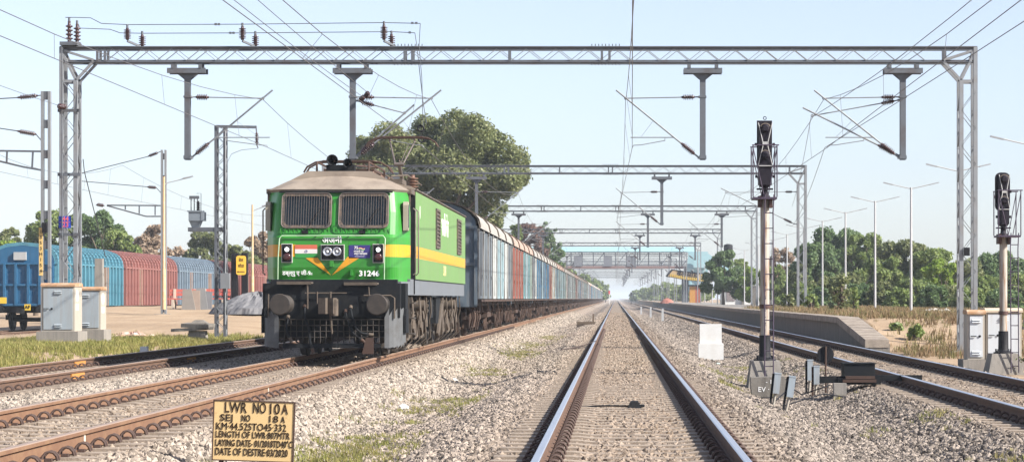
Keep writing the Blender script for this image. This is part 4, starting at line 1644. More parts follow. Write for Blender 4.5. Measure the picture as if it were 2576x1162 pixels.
ub.lim(-1.15, 1.15, 6.8, 10.4, 0.42, 1.27)
ub.lim(1.15, 1.36, 7.1, 8.2, 0.75, 1.25)
ub.lim(1.15, 1.4, 8.6, 9.9, 0.6, 1.25)
ub.lim(-1.4, -1.15, 7.1, 9.9, 0.6, 1.25)
ub.build('equipment_box', m_dark, loco)
tb = MB()
for k in range(3):
    for q in range(4):
        tb.cyl((1.3, 7.0 + q * 0.36, 1.16 - k * 0.12), (1.3, 7.32 + q * 0.36, 1.16 - k * 0.12), 0.05, n=8)
tb.build('air_cylinder', m_dust2, loco)
lp = MB()
lp.prism([(10.2, 1.25), (10.75, 1.25), (10.6, 0.3), (10.45, 0.3)], 'x', 1.28, 1.42)
lp.beam((1.4, 9.3, 0.32), (1.42, 10.3, 1.1), 0.05, 0.18)
lp.beam((1.4, 9.0, 0.32), (1.42, 9.95, 1.05), 0.05, 0.1)
lp.build('lifting_link', m_dust2, loco)
for s in (-1, 1):
    st = MB()
    for z in (0.45, 0.78, 1.1):
        st.lim(s * 1.4, s * 1.56, 0.85, 1.35, z, z + 0.03)
    for q in (0.86, 1.34):
        st.lim(s * 1.42, s * 1.46, q - 0.02, q + 0.02, 0.45, 1.28)
    st.build('cab_step', m_dust, loco)
# roof gear
rg = MB()
rg.lim(-0.5, 0.5, 1.5, 2.0, 3.84, 3.9)
for (x, y, z, r) in ((-0.2, 1.3, 4.13, 0.125), (0.14, 1.2, 4.06, 0.1)):
    rg.rev((x, y + 0.5, z), (x, y - 0.1, z), [(0, 0.04), (0.5, 0.05), (0.85, r * 0.75), (1, r), (0.98, r * 0.85), (0.5, 0.02)], 14, cap=False)
rg.box(-0.06, 1.6, 3.97, 0.6, 0.25, 0.16)
rg.build('horn', m_dark, loco)
for s in (-1, 1):
    f = MB()
    f.tube([(s * 0.55, 1.4, 3.9), (s * 0.55, 1.4, 4.1), (s * 0.55, 4.6, 4.1), (s * 0.55, 4.6, 3.86)], 0.025, 6)
    f.build('roof_rail', m_rustpart, loco)


def pantograph(yc, raised):
    p = MB()
    for s in (-1, 1):
        p.tube([(s * 0.5, yc - 0.9, 4.0), (s * 0.5, yc + 0.9, 4.0)], 0.03, 6)
    for q in (-0.9, 0.9):
        p.tube([(-0.55, yc + q, 4.0), (0.55, yc + q, 4.0)], 0.03, 6)
    o_ = p.build('pantograph', m_rustpart, loco)
    i = MB()
    for s in (-1, 1):
        for q in (-0.8, 0.8):
            insulator(i, (s * 0.5, yc + q, 3.74), (s * 0.5, yc + q, 3.99), 0.09, 4)
    i.build('pantograph_insulator', M('terracotta_insulator', (0.14, 0.075, 0.05), 0.5), o_)
    a = MB()
    hz = 5.48 if raised else 4.17
    if raised:
        el = 4.72
        a.tube([(0.12, yc + 0.85, 4.05), (0.12, yc - 0.75, el)], 0.05, 7)
        for s in (-1, 1):
            a.tube([(0.12 + s * 0.1, yc - 0.75, el), (0.12 + s * 0.33, yc + 0.15, hz - 0.1)], 0.024, 6)
        a.tube([(0.16, yc - 0.7, el + 0.03), (0.3, yc + 0.1, hz - 0.15)], 0.01, 5)
        a.tube([(0.12 - 0.13, yc - 0.75, el), (0.12 + 0.13, yc - 0.75, el)], 0.05, 8)
        hx, hy = 0.12, yc + 0.15
    else:
        a.tube([(0.0, yc + 0.85, 4.05), (0.0, yc - 0.85, 4.1)], 0.05, 7)
        for s in (-1, 1):
            a.tube([(s * 0.08, yc - 0.85, 4.1), (s * 0.5, yc + 0.7, 4.14)], 0.022, 6)
        hx, hy = 0.0, yc - 0.95
    a.build('pantograph_arm', m_grille if raised else m_rustpart, o_)
    h = MB()
    for q in (-0.18, 0.18):
        h.tube([(hx - 0.95, hy + q, hz - 0.24), (hx - 0.88, hy + q, hz - 0.12), (hx - 0.7, hy + q, hz - 0.02), (hx - 0.55, hy + q, hz), (hx + 0.55, hy + q, hz), (hx + 0.7, hy + q, hz - 0.02),
                (hx + 0.88, hy + q, hz - 0.12), (hx + 0.95, hy + q, hz - 0.24)], 0.022, 6)
        h.box(hx, hy + q, hz + 0.01, 1.08, 0.05, 0.035)
    for s in (-1, 1):
        h.tube([(hx + s * 0.33, hy - 0.18, hz - 0.06), (hx + s * 0.33, hy + 0.18, hz - 0.06)], 0.02, 5)
    h.build('pantograph_head', m_rustpart, o_)


pantograph(3.4, False)
pantograph(13.2, True)
rr_ = MB()
rr_.lim(-0.2, 0.9, 5.2, 6.2, 3.84, 3.95)
rr_.tube([(0.3, 4.8, 4.15), (0.3, 12.2, 4.15)], 0.02, 6)
rr_.tube([(0.55, 6.0, 4.05), (0.9, 6.4, 4.1), (1.0, 9.0, 4.0)], 0.02, 6)
rr_.lim(-0.6, 0.6, 8.6, 10.4, 3.84, 4.02)
rr_.build('roof_conductor', m_dust2, loco)
ii = MB()
for y in (5.2, 6.4, 8.0, 9.4, 11.0):
    insulator(ii, (0.3, y, 3.84), (0.3, y, 4.13), 0.085, 4)
insulator(ii, (0.95, 7.2, 3.74), (0.95, 7.2, 4.15), 0.15, 5)
ii.build('roof_insulator', M('terracotta_insulator', (0.14, 0.075, 0.05), 0.5), loco)

# ------------------------------------------------------------------ train of old vans behind the locomotive
def peel(name, col, c2=(0.07, 0.05, 0.042), amt=0.7):
    return M(name, col, 0.7, 0, 0.25, 2.5, c2, amt, 1.6, streak=True, lo=0.5, hi=0.6)


VP = {'slate': peel('van_slate', (0.075, 0.09, 0.105)), 'grey': peel('van_grey', (0.13, 0.155, 0.175)), 'pale': peel('van_pale_blue', (0.24, 0.33, 0.36)), 'white': peel('van_white', (0.42, 0.44, 0.43)),
      'teal': peel('van_teal', (0.11, 0.23, 0.25)), 'blue': peel('van_blue', (0.035, 0.14, 0.24)), 'red': peel('van_red', (0.24, 0.075, 0.05), (0.08, 0.03, 0.025)), 'cream': peel('van_cream', (0.36, 0.33, 0.27)),
      'green': peel('van_pale_green', (0.22, 0.29, 0.255)), 'dteal': peel('van_dark_teal', (0.065, 0.12, 0.135))}
m_vroof = M('van_roof_dust', (0.3, 0.285, 0.26), 0.8, 0, 0.1, 1.0, (0.23, 0.21, 0.19), 0.6, 1.2)
m_vroof_r = M('van_roof_pink', (0.34, 0.245, 0.2), 0.8, 0, 0.1, 1.0, (0.33, 0.2, 0.16), 0.6, 1.2)
m_vend = M('van_end_slate', (0.075, 0.105, 0.135), 0.65, 0, 0.2, 2, (0.2, 0.18, 0.16), 0.4, 2, streak=True)
m_bog = M('van_bogie', (0.05, 0.03, 0.023), 0.85, 0, 0.35, 3, (0.1, 0.06, 0.042), 0.6, 5)
VL, VW, VZ0, VZ1, VZT = 21.7, 1.62, 1.2, 3.36, 4.2


def van_arc(n=10, w=VW, z1=VZ1, zt=VZT):
    return [(w * math.cos(math.pi * k / n), z1 + (zt - z1) * math.sin(math.pi * k / n) ** 0.9) for k in range(n + 1)]


def van_bogie(yc):
    m = MB()
    for s in (-1, 1):
        m.lim(s * 1.0, s * 1.12, yc - 1.9, yc + 1.9, 0.55, 0.78)
        for q in (-1.45, 1.45):
            m.box(s * 1.14, yc + q, 0.46, 0.16, 0.34, 0.36)
        for q in (-1.0, -0.5, 0, 0.5, 1.0):
            m.cyl((s * 1.2, yc + q, 0.3), (s * 1.2, yc + q, 0.85), 0.09, n=7)
        m.box(s * 1.22, yc, 0.86, 0.14, 1.5, 0.12)
        for q in (-1.8, -0.8, 0.7, 1.7):
            m.tube([(s * 1.3, yc + q, 1.05), (s * 1.34, yc + q + 0.1, 0.6), (s * 1.25, yc + q + 0.2, 0.2)], 0.03, 5)
    m.lim(-1, 1, yc - 0.25, yc + 0.25, 0.5, 0.9)
    for q in (-1.45, 1.45):
        wheelset(m, yc + q, 0.455, n=16)
    return m


ME_VBOG = van_bogie(0).mesh('bogie', m_bog)
ME_VROOF, ME_VRIB, ME_VPOST = {}, None, None
NP = 8
PWD = (VL - 0.5) / NP


def van_static():
    r = MB()
    arc = van_arc(12)
    for k in range(12):
        a, b = arc[k], arc[k + 1]
        r.add([(a[0] * 1.03, -0.05, a[1]), (b[0] * 1.03, -0.05, b[1]), (b[0] * 1.03, VL + 0.05, b[1]), (a[0] * 1.03, VL + 0.05, a[1])], [(0, 1, 2, 3)], 0, True)
    rib = MB()
    for k in range(12):
        a, b = arc[k], arc[k + 1]
        rib.beam((a[0] * 1.04, 0, a[1] + 0.005), (b[0] * 1.04, 0, b[1] + 0.005), 0.06, 0.03, up=(0, 1, 0))
    e = MB()
    for y, f in ((0.0, 1), (VL, -1)):
        pl = [(1.58, VZ0 - 0.25), (1.58, VZ1)] + [(x * 0.975, z - 0.02) for x, z in arc[1:-1]] + [(-1.58, VZ1), (-1.58, VZ0 - 0.25)]
        e.prism(pl, 'y', y + f * 0.02, y + f * 0.1)
        for z in (VZ1, 2.25):
            e.lim(-1.6, 1.6, y - f * 0.04, y + f * 0.02, z - 0.05, z + 0.05)
        for x in (-1.55, -0.55, 0.55, 1.55):
            e.lim(x - 0.05, x + 0.05, y - f * 0.04, y + f * 0.02, VZ0 - 0.2, VZ1 - 0.05)
    u = MB()
    for s in (-1, 1):
        u.lim(s * 1.45, s * 1.72, 0.05, VL - 0.05, VZ0 - 0.09, VZ0 - 0.02)
        u.lim(s * 1.3, s * 1.42, 0.05, VL - 0.05, VZ0 - 0.22, VZ0 - 0.09)
    u.lim(-1.4, 1.4, 0.05, VL - 0.05, VZ0 - 0.16, VZ0 + 0.05)
    u.lim(-1.0, 1.1, 8.0, 10.0, 0.5, 1.0)
    u.lim(0.4, 1.25, 11.2, 13.5, 0.55, 1.0)
    for s in (-1, 1):
        for k in range(7):
            y = 1.5 + k * 3.1
            u.tube([(s * 1.62, y, VZ0 - 0.1), (s * 1.66, y + 0.1, VZ0 - 0.35), (s * 1.6, y + 0.35, VZ0 - 0.45), (s * 1.4, y + 0.4, VZ0 - 0.4)], 0.02, 5)
    return r, rib, e, u


_r, _rib, _e, _u = van_static()
ME_VROOF = {'d': _r.mesh('roof', m_vroof), 'p': _r.mesh('roof', m_vroof_r)}
ME_VRIB = _rib.mesh('roof_rib', m_dust2)
ME_VEND = _e.mesh('end_wall', m_vend)
ME_VUND = _u.mesh('underframe', m_bog)
ME_POST = MB().lim(1.58, 1.622, -0.12, -0.02, VZ0, VZ1 + 0.02).lim(1.58, 1.622, 0.08, 0.2, VZ0, VZ1 + 0.02).lim(1.58, 1.64, -0.16, 0.22, VZ1 - 0.1, VZ1 - 0.02)
ME_POST = ME_POST.mesh('door_post', peel('van_post', (0.2, 0.2, 0.19), (0.035, 0.026, 0.024), 0.95))


def panel_mesh(mat):
    m_ = MB()
    w = PWD - 0.1
    # shallow folded door sheet
    seg = [(-w / 2, 0.0), (-w / 2 + 0.1, 0.012), (-w * 0.18, 0.012), (-w * 0.16, 0.0), (w * 0.16, 0.0), (w * 0.18, 0.012), (w / 2 - 0.1, 0.012), (w / 2, 0.0)]
    for a, b in zip(seg[:-1], seg[1:]):
        m_.add([(1.585 + a[1], a[0], VZ0), (1.585 + b[1], b[0], VZ0), (1.585 + b[1], b[0], VZ1 - 0.02), (1.585 + a[1], a[0], VZ1 - 0.02)], [(0, 1, 2, 3)])
    m_.lim(1.59, 1.612, w * 0.1, w * 0.14, VZ0 + 0.1, VZ1 - 0.1)
    m_.box(1.605, w * 0.3, 1.9, 0.03, 0.22, 0.12)
    return m_.mesh('side_panel', mat)


ME_PANEL = {k: panel_mesh(v) for k, v in VP.items()}
ME_LSIDE = MB().lim(-1.6, -1.56, 0.1, VL - 0.1, VZ0, VZ1).mesh('far_side_wall', VP['grey'])
PATS = [['slate', 'grey', 'grey', 'white', 'pale', 'pale', 'white', 'grey'], ['red', 'red', 'red', 'red', 'teal', 'pale', 'teal', 'green'], ['grey', 'white', 'blue', 'blue', 'blue', 'pale', 'blue', 'blue'],
        ['blue', 'blue', 'red', 'red', 'cream', 'white', 'cream', 'pale'], ['blue', 'teal', 'pale', 'dteal', 'pale', 'teal', 'pale', 'teal'], ['pale', 'dteal', 'green', 'white', 'red', 'pale', 'dteal', 'grey']]
DESC = ['slate and pale blue', 'half red, half teal', 'mostly bright blue', 'blue, red and cream', 'teal and pale blue', 'pale green and dark teal']
NV = 34
for i in range(NV):
    y0 = 67.6 + i * 22.4
    lab = '%s goods van, %s van of the train behind the locomotive' % (DESC[i % 6], ordinal(i))
    t = thing('goods_van', lab, 'goods van', (LO.x, y0, LO.z), group='vans of the train behind the locomotive')
    obj('roof', ME_VROOF['p' if i % 6 == 1 or i % 9 == 4 else 'd'], t)
    obj('end_wall', ME_VEND, t)
    obj('underframe', ME_VUND, t)
    obj('far_side_wall', ME_LSIDE, t)
    pat = PATS[i % 6]
    if i > 5:
        random.Random(i).shuffle(pat := list(pat))
    for k in range(NP):
        obj('side_panel', ME_PANEL[pat[k]], t, (0, 0.25 + PWD * (k + 0.5), 0))
        if i < 12:
            obj('door_post', ME_POST, t, (0, 0.25 + PWD * k, 0))
    if i < 12:
        obj('door_post', ME_POST, t, (0, VL - 0.25, 0))
        for q in range(5):
            obj('roof_rib', ME_VRIB, t, (0, 0.03 + (VL - 0.06) * q / 4, 0))
    for yb in (3.4, VL - 3.4):
        obj('bogie', ME_VBOG, t, (0, yb, 0))

# ------------------------------------------------------------------ covered wagons in the yard at left
WX, WZ = -28.65, -0.22
WL, WW = 14.3, 1.55


def w_arc(n=14):
    """cross-section of a wagon from right sill over the roof to the left sill"""
    pts = [(WW, 1.15), (WW, 3.25)]
    for k in range(1, 6):
        a = math.pi / 2 * k / 6
        pts.append((WW - 0.42 * (1 - math.cos(a)), 3.25 + 0.6 * math.sin(a)))
    pts += [(0.75, 4.02), (0.0, 4.1)]
    return pts + [(-x, z) for x, z in pts[-2::-1]]


WA = w_arc()


def wagon_meshes(tag_, c_side, c_roof, c_end):
    ms = M('wagon_%s' % tag_, c_side, 0.6, 0, 0.14, 1.5, tuple(c * 0.45 + 0.02 for c in c_side), 0.75, 0.9, streak=True)
    mr = M('wagon_roof_%s' % tag_, c_roof, 0.65, 0, 0.14, 1.5, tuple(c * 0.6 for c in c_roof), 0.4, 1.5)
    me_ = M('wagon_end_%s' % tag_, c_end, 0.55, 0, 0.14, 1.5, tuple(c * 0.6 for c in c_end), 0.4, 1.2, streak=True)
    b = MB()
    n = len(WA)
    for k in range(n - 1):
        a, c = WA[k], WA[k + 1]
        roofy = min(a[1], c[1]) > 3.62
        b.add([(a[0], 0, a[1]), (c[0], 0, c[1]), (c[0], WL, c[1]), (a[0], WL, a[1])], [(0, 1, 2, 3)], 1 if roofy else 0, True)
    b.add([(p[0], 0.01, p[1]) for p in WA], [tuple(range(n))], 2)
    b.add([(p[0], WL - 0.01, p[1]) for p in WA], [tuple(range(n))[::-1]], 2)
    body = b.mesh('body', [ms, mr, me_])
    r = MB()
    for k in range(n - 1):
        a, c = WA[k], WA[k + 1]
        r.beam((a[0] * 1.01, 0, a[1] + 0.02), (c[0] * 1.01, 0, c[1] + 0.02), 0.3, 0.22, up=(0, 1, 0))
    rib = r.mesh('rib', ms)
    e = MB()
    for x in (-1.45, -0.85, -0.3, 0.3, 0.85, 1.45):
        e.lim(x - 0.06, x + 0.06, -0.13, 0.005, 1.2, 3.23)
    for z in (1.25, 2.2, 3.23):
        e.lim(-1.55, 1.55, -0.1, 0.004, z - 0.05, z + 0.05)
    endr = e.mesh('end_stiffener', me_)
    d = MB()
    d.lim(1.56, 1.74, -0.28, -0.2, 1.15, 3.2)
    d.lim(1.56, 1.74, 0.2, 0.28, 1.15, 3.2)
    d.lim(1.58, 1.64, -0.2, 0.2, 2.6, 2.75)
    d.lim(1.58, 1.68, -0.1, 0.1, 1.7, 1.9)
    d.cyl((1.66, 0, 1.25), (1.66, 0, 2.6), 0.03, n=6)
    dm = d.mesh('door_gear', M('door_gear', (0.3, 0.2, 0.15), 0.75, 0, 0.3, 4))
    st_ = MB().lim(1.55, 1.7, 0, WL, 3.2, 3.28).mesh('eave_rail', ms)
    return body, rib, endr, dm, st_


WM = {'blue': wagon_meshes('blue', (0.075, 0.215, 0.28), (0.03, 0.12, 0.165), (0.02, 0.1, 0.2)), 'red': wagon_meshes('red', (0.27, 0.115, 0.1), (0.12, 0.045, 0.04), (0.16, 0.05, 0.045)),
      'steel': wagon_meshes('steel', (0.16, 0.21, 0.26), (0.065, 0.095, 0.13), (0.07, 0.1, 0.14)), 'dred': wagon_meshes('dark_red', (0.22, 0.08, 0.068), (0.11, 0.025, 0.022), (0.13, 0.035, 0.03))}
wu = MB()
wu.lim(-1.35, 1.35, 0.1, WL - 0.1, 0.85, 1.15)
for yb in (2.4, WL - 2.4):
    for s in (-1, 1):
        wu.lim(s * 1.0, s * 1.12, yb - 1.3, yb + 1.3, 0.5, 0.75)
    for q in (-1.0, 1.0):
        wheelset(wu, yb + q, 0.5, n=16)
for x in (-0.98, 0.98):
    wu.rev((x, 0.1, 1.05), (x, -0.5, 1.05), [(0, 0.12), (0.85, 0.12), (0.86, 0.2), (1, 0.2)], 14)
wu.box(0, -0.3, 0.95, 0.3, 0.5, 0.25)
wu.tube([(-0.4, -0.2, 0.9), (-0.38, -0.3, 0.5), (-0.3, -0.3, 0.2)], 0.03, 6)
ME_WU = wu.mesh('underframe', m_dark)
wcols = [('blue', 'bright blue ribbed covered wagon at the left edge, end wall facing us'), ('red', 'red ribbed covered wagon behind the blue one in the yard'),
         ('steel', 'steel-blue ribbed covered wagon behind the bench'), ('dred', 'red ribbed wagon half hidden by the black sign posts'), ('red', 'faded red wagon farthest along the yard, beside the locomotive nose')]
for i, (c, lab) in enumerate(wcols):
    body, rib, endr, dm, rail_ = WM[c]
    t = thing('covered_wagon', lab, 'covered wagon', (WX, 107.5 + i * 15.0, WZ), group='covered wagons in the yard')
    obj('body', body, t)
    obj('underframe', ME_WU, t)
    obj('eave_rail', rail_, t)
    if i == 0:
        obj('end_stiffener', endr, t)
    k = 0
    yy = 0.1
    while yy < WL:
        obj('rib', rib, t, (0, yy + 0.06, 0))
        yy += 0.78
    for q in (3.9, 10.4):
        obj('door_gear', dm, t, (0, q, 0))
    if i == 0:
        v = MB()
        v.lim(-0.4, 0.2, -0.12, 0.0, 3.4, 3.78)
        vb = v.build('end_vent', M('pale_vent', (0.35, 0.36, 0.36), 0.6), t)
        for (x, z, w_) in ((-0.9, 1.45, 0.34), (0.28, 1.12, 0.3)):
            y_ = MB()
            y_.box(x, -0.14, z, w_, 0.02, 0.3)
            yo = y_.build('yellow_plate', M('yellow_plate', (0.62, 0.42, 0.04), 0.6), t)
            if w_ < 0.32:
                text_front('plate_letters', 'AF', 0.22, m_black, yo, (x, -0.156, z), 0.06)
t = thing('covered_wagon', 'tall dark red covered wagon with rounded roof, behind the lattice mast', 'covered wagon', (-31.5, 142, 0.15), group='covered wagons in the yard')
for o_, me_ in (('body', WM['dred'][0]), ('underframe', ME_WU)):
    obj(o_, me_, t)

# ------------------------------------------------------------------ platform on the right
pf = thing('station_platform', 'long low station platform with stone coping and ramped end', 'platform', (7.6, 67.8, 0))
w = MB()
y_r, y_e = 8.5, 400.0
prof = [(0.0, 0.07), (y_r, 0.69), (y_e, 0.69)]
w.prism([(0.02, -0.4), (0.02, -0.06), (y_r, 0.56), (y_e, 0.56), (y_e, -0.4)], 'x', 0.14, 0.75)
w.build('retaining_wall', m_conc_d, pf)
m_cope = M('coping_stone', (0.3, 0.255, 0.21), 0.9, 0, 0.3, 3, (0.15, 0.12, 0.1), 0.7, 2, bump=0.4)
rs = MB()
rs.prism([(0.0, -0.17), (0.0, 0.07), (y_r, 0.69), (y_r, 0.45)], 'x', 0.0, 0.72)
rs.build('ramp_slab', m_cope, pf)
ME_COPE = MB().lim(0, 0.7, 0.006, 1.494, -0.2, 0).mesh('coping_slab', m_cope)
for k in range(160):
    obj('coping_slab', ME_COPE, pf, (random.uniform(-0.01, 0.01), y_r + 1.5 * k + 0.01, 0.69 + random.uniform(-0.006, 0.006)))
gv = MB()
for k in range(14):
    f = (k + 0.5) / 14
    gv.beam((0.03, y_r * f, 0.07 + 0.62 * f + 0.004), (0.69, y_r * f, 0.07 + 0.62 * f + 0.004), 0.05, 0.012)
gv.build('ramp_groove', m_cope, pf)
pv = MB()
pv.lim(0.7, 8.5, 68, 332, 0.6, 0.675)
pv.build('paving', m_conc, pf)

# platform lamps
m_post = M('pale_lamp_post', (0.42, 0.42, 0.42), 0.5, 0.3, 0.12, 2)
def lamp_template():
    t_ = thing('platform_lamp', '', 'lamp post', (0, 0, 0), group='twin-arm lamps along the platform')
    MB().rev((0, 0, 0), (0, 0, 5.6), [(0, 0.065), (0.98, 0.045), (1, 0.045)], 10).build('post', m_post, t_)
    for s in (-1, 1):
        MB().tube([(0, 0, 5.55), (s * 0.25, 0, 5.6), (s * 0.85, 0, 5.74)], 0.022, 6).build('arm', m_post, t_)
        m_ = MB()
        m_.beam((s * 0.8, 0, 5.72), (s * 1.22, 0, 5.82), 0.13, 0.045)
        m_.build('lamp_head', M('lamp_head_grey', (0.3, 0.31, 0.33), 0.5), t_)
    MB().taper(0, 0, -0.25, 0.1, 0.4, 0.4, 0.3, 0.3).build('base', m_conc, t_)
    return t_


lt = lamp_template()
LAMPY = [70.0, 84.5, 98, 111.6, 126.0, 140, 154, 169, 185, 203, 225, 250, 275, 300, 325, 350, 375]
for i, Y in enumerate(LAMPY):
    o_ = lt if i == 0 else copy_tree(lt)
    o_.location = (13.0, Y, 0.6)
    o_['label'] = ('twin-arm platform lamp cut off by the right picture edge' if i == 0 else 'twin-arm platform lamp standing behind the right portal mast' if i == 1 else
                   '%s twin-arm platform lamp counted from the right portal mast away' % ordinal(i - 2))

# tan single-arm lamps on the left
for i, (px, Y, py0, a, lab) in enumerate(((415, 96, 445, 68, 'tan single-arm lamp post close beside the two-channel yard mast'), (637, 118, 515, 40, 'tan single-arm lamp post behind the gravel heap'))):
    x = at(px, 0, Y).x
    zg = 0.85
    zt = at(0, py0, Y).z
    t = thing('yard_lamp', lab, 'lamp post', (x, Y, zg), group='tan lamp posts in the yard')
    MB().rev((0, -0.25, 0), (0, -0.25, zt - zg), [(0, 0.09), (0.3, 0.085), (0.31, 0.065), (1, 0.05)], 8).build('post', M('tan_post', (0.48, 0.33, 0.17), 0.7, 0, 0.15, 3, (0.5, 0.42, 0.35), 0.6), t)
    MB().tube([(0, -0.25, zt - zg - 0.35), (0.2, -0.25, zt - zg - 0.25), (a * Y / FOC, -0.25, zt - zg - 0.02)], 0.022, 6).build('arm', m_post, t)
    MB().beam((a * Y / FOC - 0.35, -0.25, zt - zg - 0.07), (a * Y / FOC + 0.1, -0.25, zt - zg + 0.02), 0.12, 0.05).build('lamp_head', M('lamp_head_grey', (0.3, 0.31, 0.33), 0.5), t)

# ------------------------------------------------------------------ colour-light signals seen from behind
m_sigpost = M('rusted_white_post', (0.36, 0.33, 0.29), 0.75, 0, 0.15, 3, (0.2, 0.1, 0.045), 0.85, 2.2, streak=True, lo=0.47, hi=0.6)
m_purp = M('signal_black', (0.016, 0.013, 0.02), 0.6, 0, 0.2, 5, spec=0.2)
m_cage = M('signal_cage', (0.05, 0.035, 0.06), 0.6, 0, 0.2, 5)


def signal(label, x, Y, zb, zpost, hw, head_h, board_round, cage_x, ladder_x, ped=(0.74, 0.56, 0.55), post_r=0.088):
    t = thing('colour_light_signal', label, 'railway signal', (x, Y, zb), group='colour-light signals')
    z1 = ped[2]
    MB().taper(0, 0, -0.3, z1, ped[0] * 1.06, 0.9, ped[1], 0.6).build('pedestal', m_conc, t)
    b = MB()
    b.rev((0, 0, z1), (0, 0, z1 + 0.5), [(0, 0.22), (0.06, 0.22), (0.07, 0.15), (0.2, 0.115), (1, 0.11)], 14)
    for q in range(4):
        a = math.pi / 4 + q * math.pi / 2
        b.cyl((0.2 * math.cos(a), 0.2 * math.sin(a), z1), (0.2 * math.cos(a), 0.2 * math.sin(a), z1 + 0.1), 0.02, n=6)
    b.build('post_base', m_black, t)
    zp = zpost - zb
    MB().cyl((0, 0, z1 + 0.45), (0, 0, zp), post_r, n=16).build('post', m_sigpost, t)
    # head, back side towards us
    hz = zp + 0.27
    n_ = MB()
    n_.rev((0, 0, zp), (0, 0, hz), [(0, post_r + 0.015), (0.15, post_r + 0.015), (0.2, post_r - 0.02), (0.55, 0.06), (0.6, 0.1), (0.7, 0.05), (0.8, 0.1), (1, 0.12)], 12)
    n_.box(0, 0, hz - 0.1, 0.32, 0.12, 0.03)
    n_.build('head_neck', m_purp, t)
    h = MB()
    h.lim(-hw * 0.86, hw * 0.86, -0.13, 0.13, hz - 0.02, hz + 0.3)
    h.lim(-hw * 0.8, hw * 0.8, -0.12, 0.1, hz + 0.3, hz + head_h - 0.06)
    for q in (-1, 1):
        h.cyl((q * hw, 0, hz + 0.15), (q * (hw + 0.04), 0, hz + 0.15), 0.03, n=8)
        h.cyl((q * hw, 0, hz + head_h * 0.62), (q * (hw + 0.05), 0, hz + head_h * 0.62), 0.03, n=8)
    h.build('lamp_case', m_purp, t)
    bo = MB()
    bw = hw * (1.0 if not board_round else 1.3)
    zb0, zb1 = hz + (0.32 if not board_round else 0.28), hz + head_h
    poly = [(-bw, zb0), (bw, zb0), (bw, zb1), (-bw, zb1)] if not board_round else rrect(-bw, bw, zb0, zb1, 0.12)
    bo.prism(poly, 'y', 0.1, 0.125)
    bo.build('backboard', m_purp, t)
    zc = (zb0 + zb1) / 2
    x_ = MB()
    for s in (-1, 1):
        x_.tube([(s * hw * 0.92, -0.14, zb1 - 0.06), (s * 0.05, -0.16, zc + 0.03), (s * 0.05, -0.16, zc - 0.06), (s * hw * 0.92, -0.14, zb0 + 0.05)], 0.009, 5)
    x_.box(0, -0.15, zc, 0.09, 0.03, 0.07)
    x_.tube([(-hw * 0.9, -0.14, zb0 + 0.03), (hw * 0.9, -0.14, zb0 + 0.03)], 0.01, 5)
    x_.build('white_brace', M('dull_white_brace', (0.4, 0.4, 0.4), 0.7), t)
    for zz in (zc + head_h * 0.24, zc - head_h * 0.18):
        k = MB()
        k.rev((0, -0.12, zz), (0, -0.2, zz), [(0, 0.085), (0.6, 0.085), (1, 0.05)], 14)
        k.build('lamp_back', m_purp, t)
        k = MB()
        k.tube([(0.09 * math.cos(a), -0.15, zz + 0.03 + 0.06 * math.sin(a)) for a in [math.pi * q / 8 for q in range(9)]], 0.012, 5)
        k.build('lamp_hood', M('tan_hood', (0.16, 0.13, 0.1), 0.7), t)
    if not board_round:
        MB().ring((0, 0, zb1 + 0.04), 0.03, 0.008, 'y', 10, 5).build('lifting_eye', m_purp, t)
    # service cage
    c_ = MB()
    z0, z2 = zp - 0.0, zp + (1.02 if not board_round else 1.0)
    xa, xb_ = cage_x
    c_.lim(xa, xb_, -0.32, 0.32, z0 - 0.04, z0 + 0.0)
    for xx in (xa, xb_):
        for q in (-0.3, 0.3):
            c_.tube([(xx, q, z0), (xx * 1.0, q, z2)], 0.013, 5)
    for q in (-0.3, 0.3):
        c_.tube([(xa - 0.02, q, z2), (xb_ + 0.04, q, z2)], 0.013, 5)
        c_.tube([(xa, q, z2 - 0.05), (xa + 0.22, q, z0)], 0.01, 5)
        c_.tube([(xb_, q, z2 - 0.05), (xb_ - 0.18, q, z0)], 0.01, 5)
    c_.build('service_cage', m_cage, t)
    l = MB()
    for xx in (ladder_x - 0.17, ladder_x):
        l.tube([(xx, -0.3, zp + 0.05), (xx - 0.02, -0.32, zp - 0.3), (xx - 0.02, -0.42, 0.0)], 0.013, 5)
    zz = 0.15
    while zz < zp - 0.1:
        l.tube([(ladder_x - 0.19, -0.4 + 0.1 * zz / zp, zz), (ladder_x - 0.02, -0.4 + 0.1 * zz / zp, zz)], 0.01, 5)
        zz += 0.3
    l.build('ladder', m_cage, t)
    s_ = MB()
    s_.box(-0.1, 0, zp - 0.08, 0.07, 0.3, 0.22)
    s_.box(0.11, 0, zp - 0.1, 0.07, 0.3, 0.2)
    s_.rev((0, 0, zp * 0.42), (0, 0, zp * 0.42 + 0.08), [(0, post_r + 0.02), (1, post_r + 0.02)], 14)
    s_.build('clamp_band', M('red_brown_clamp', (0.07, 0.035, 0.03), 0.7), t)
    return t


s1 = signal('tall black signal head on rusty white post right of the middle track', at(1924, 0, 44).x, 44.0, -0.45, at(0, 497, 44).z, 0.15, 1.26, False, (-0.25, 0.22), 0.16)
for k, ch in enumerate('S•5 ••21'):
    if ch != ' ':
        text_front('post_mark', ch, 0.1, m_black, s1, (0.0, -0.0895, 2.05 - k * 0.13))
s2 = signal('shorter signal with rounded black backboard at the right picture edge', at(2524, 0, 50).x, 50.0, at(0, 935, 50).z, at(0, 592, 50).z, 0.13, 1.15, True, (-0.16, 0.34), 0.29, ped=(0.86, 0.6, 0.42))

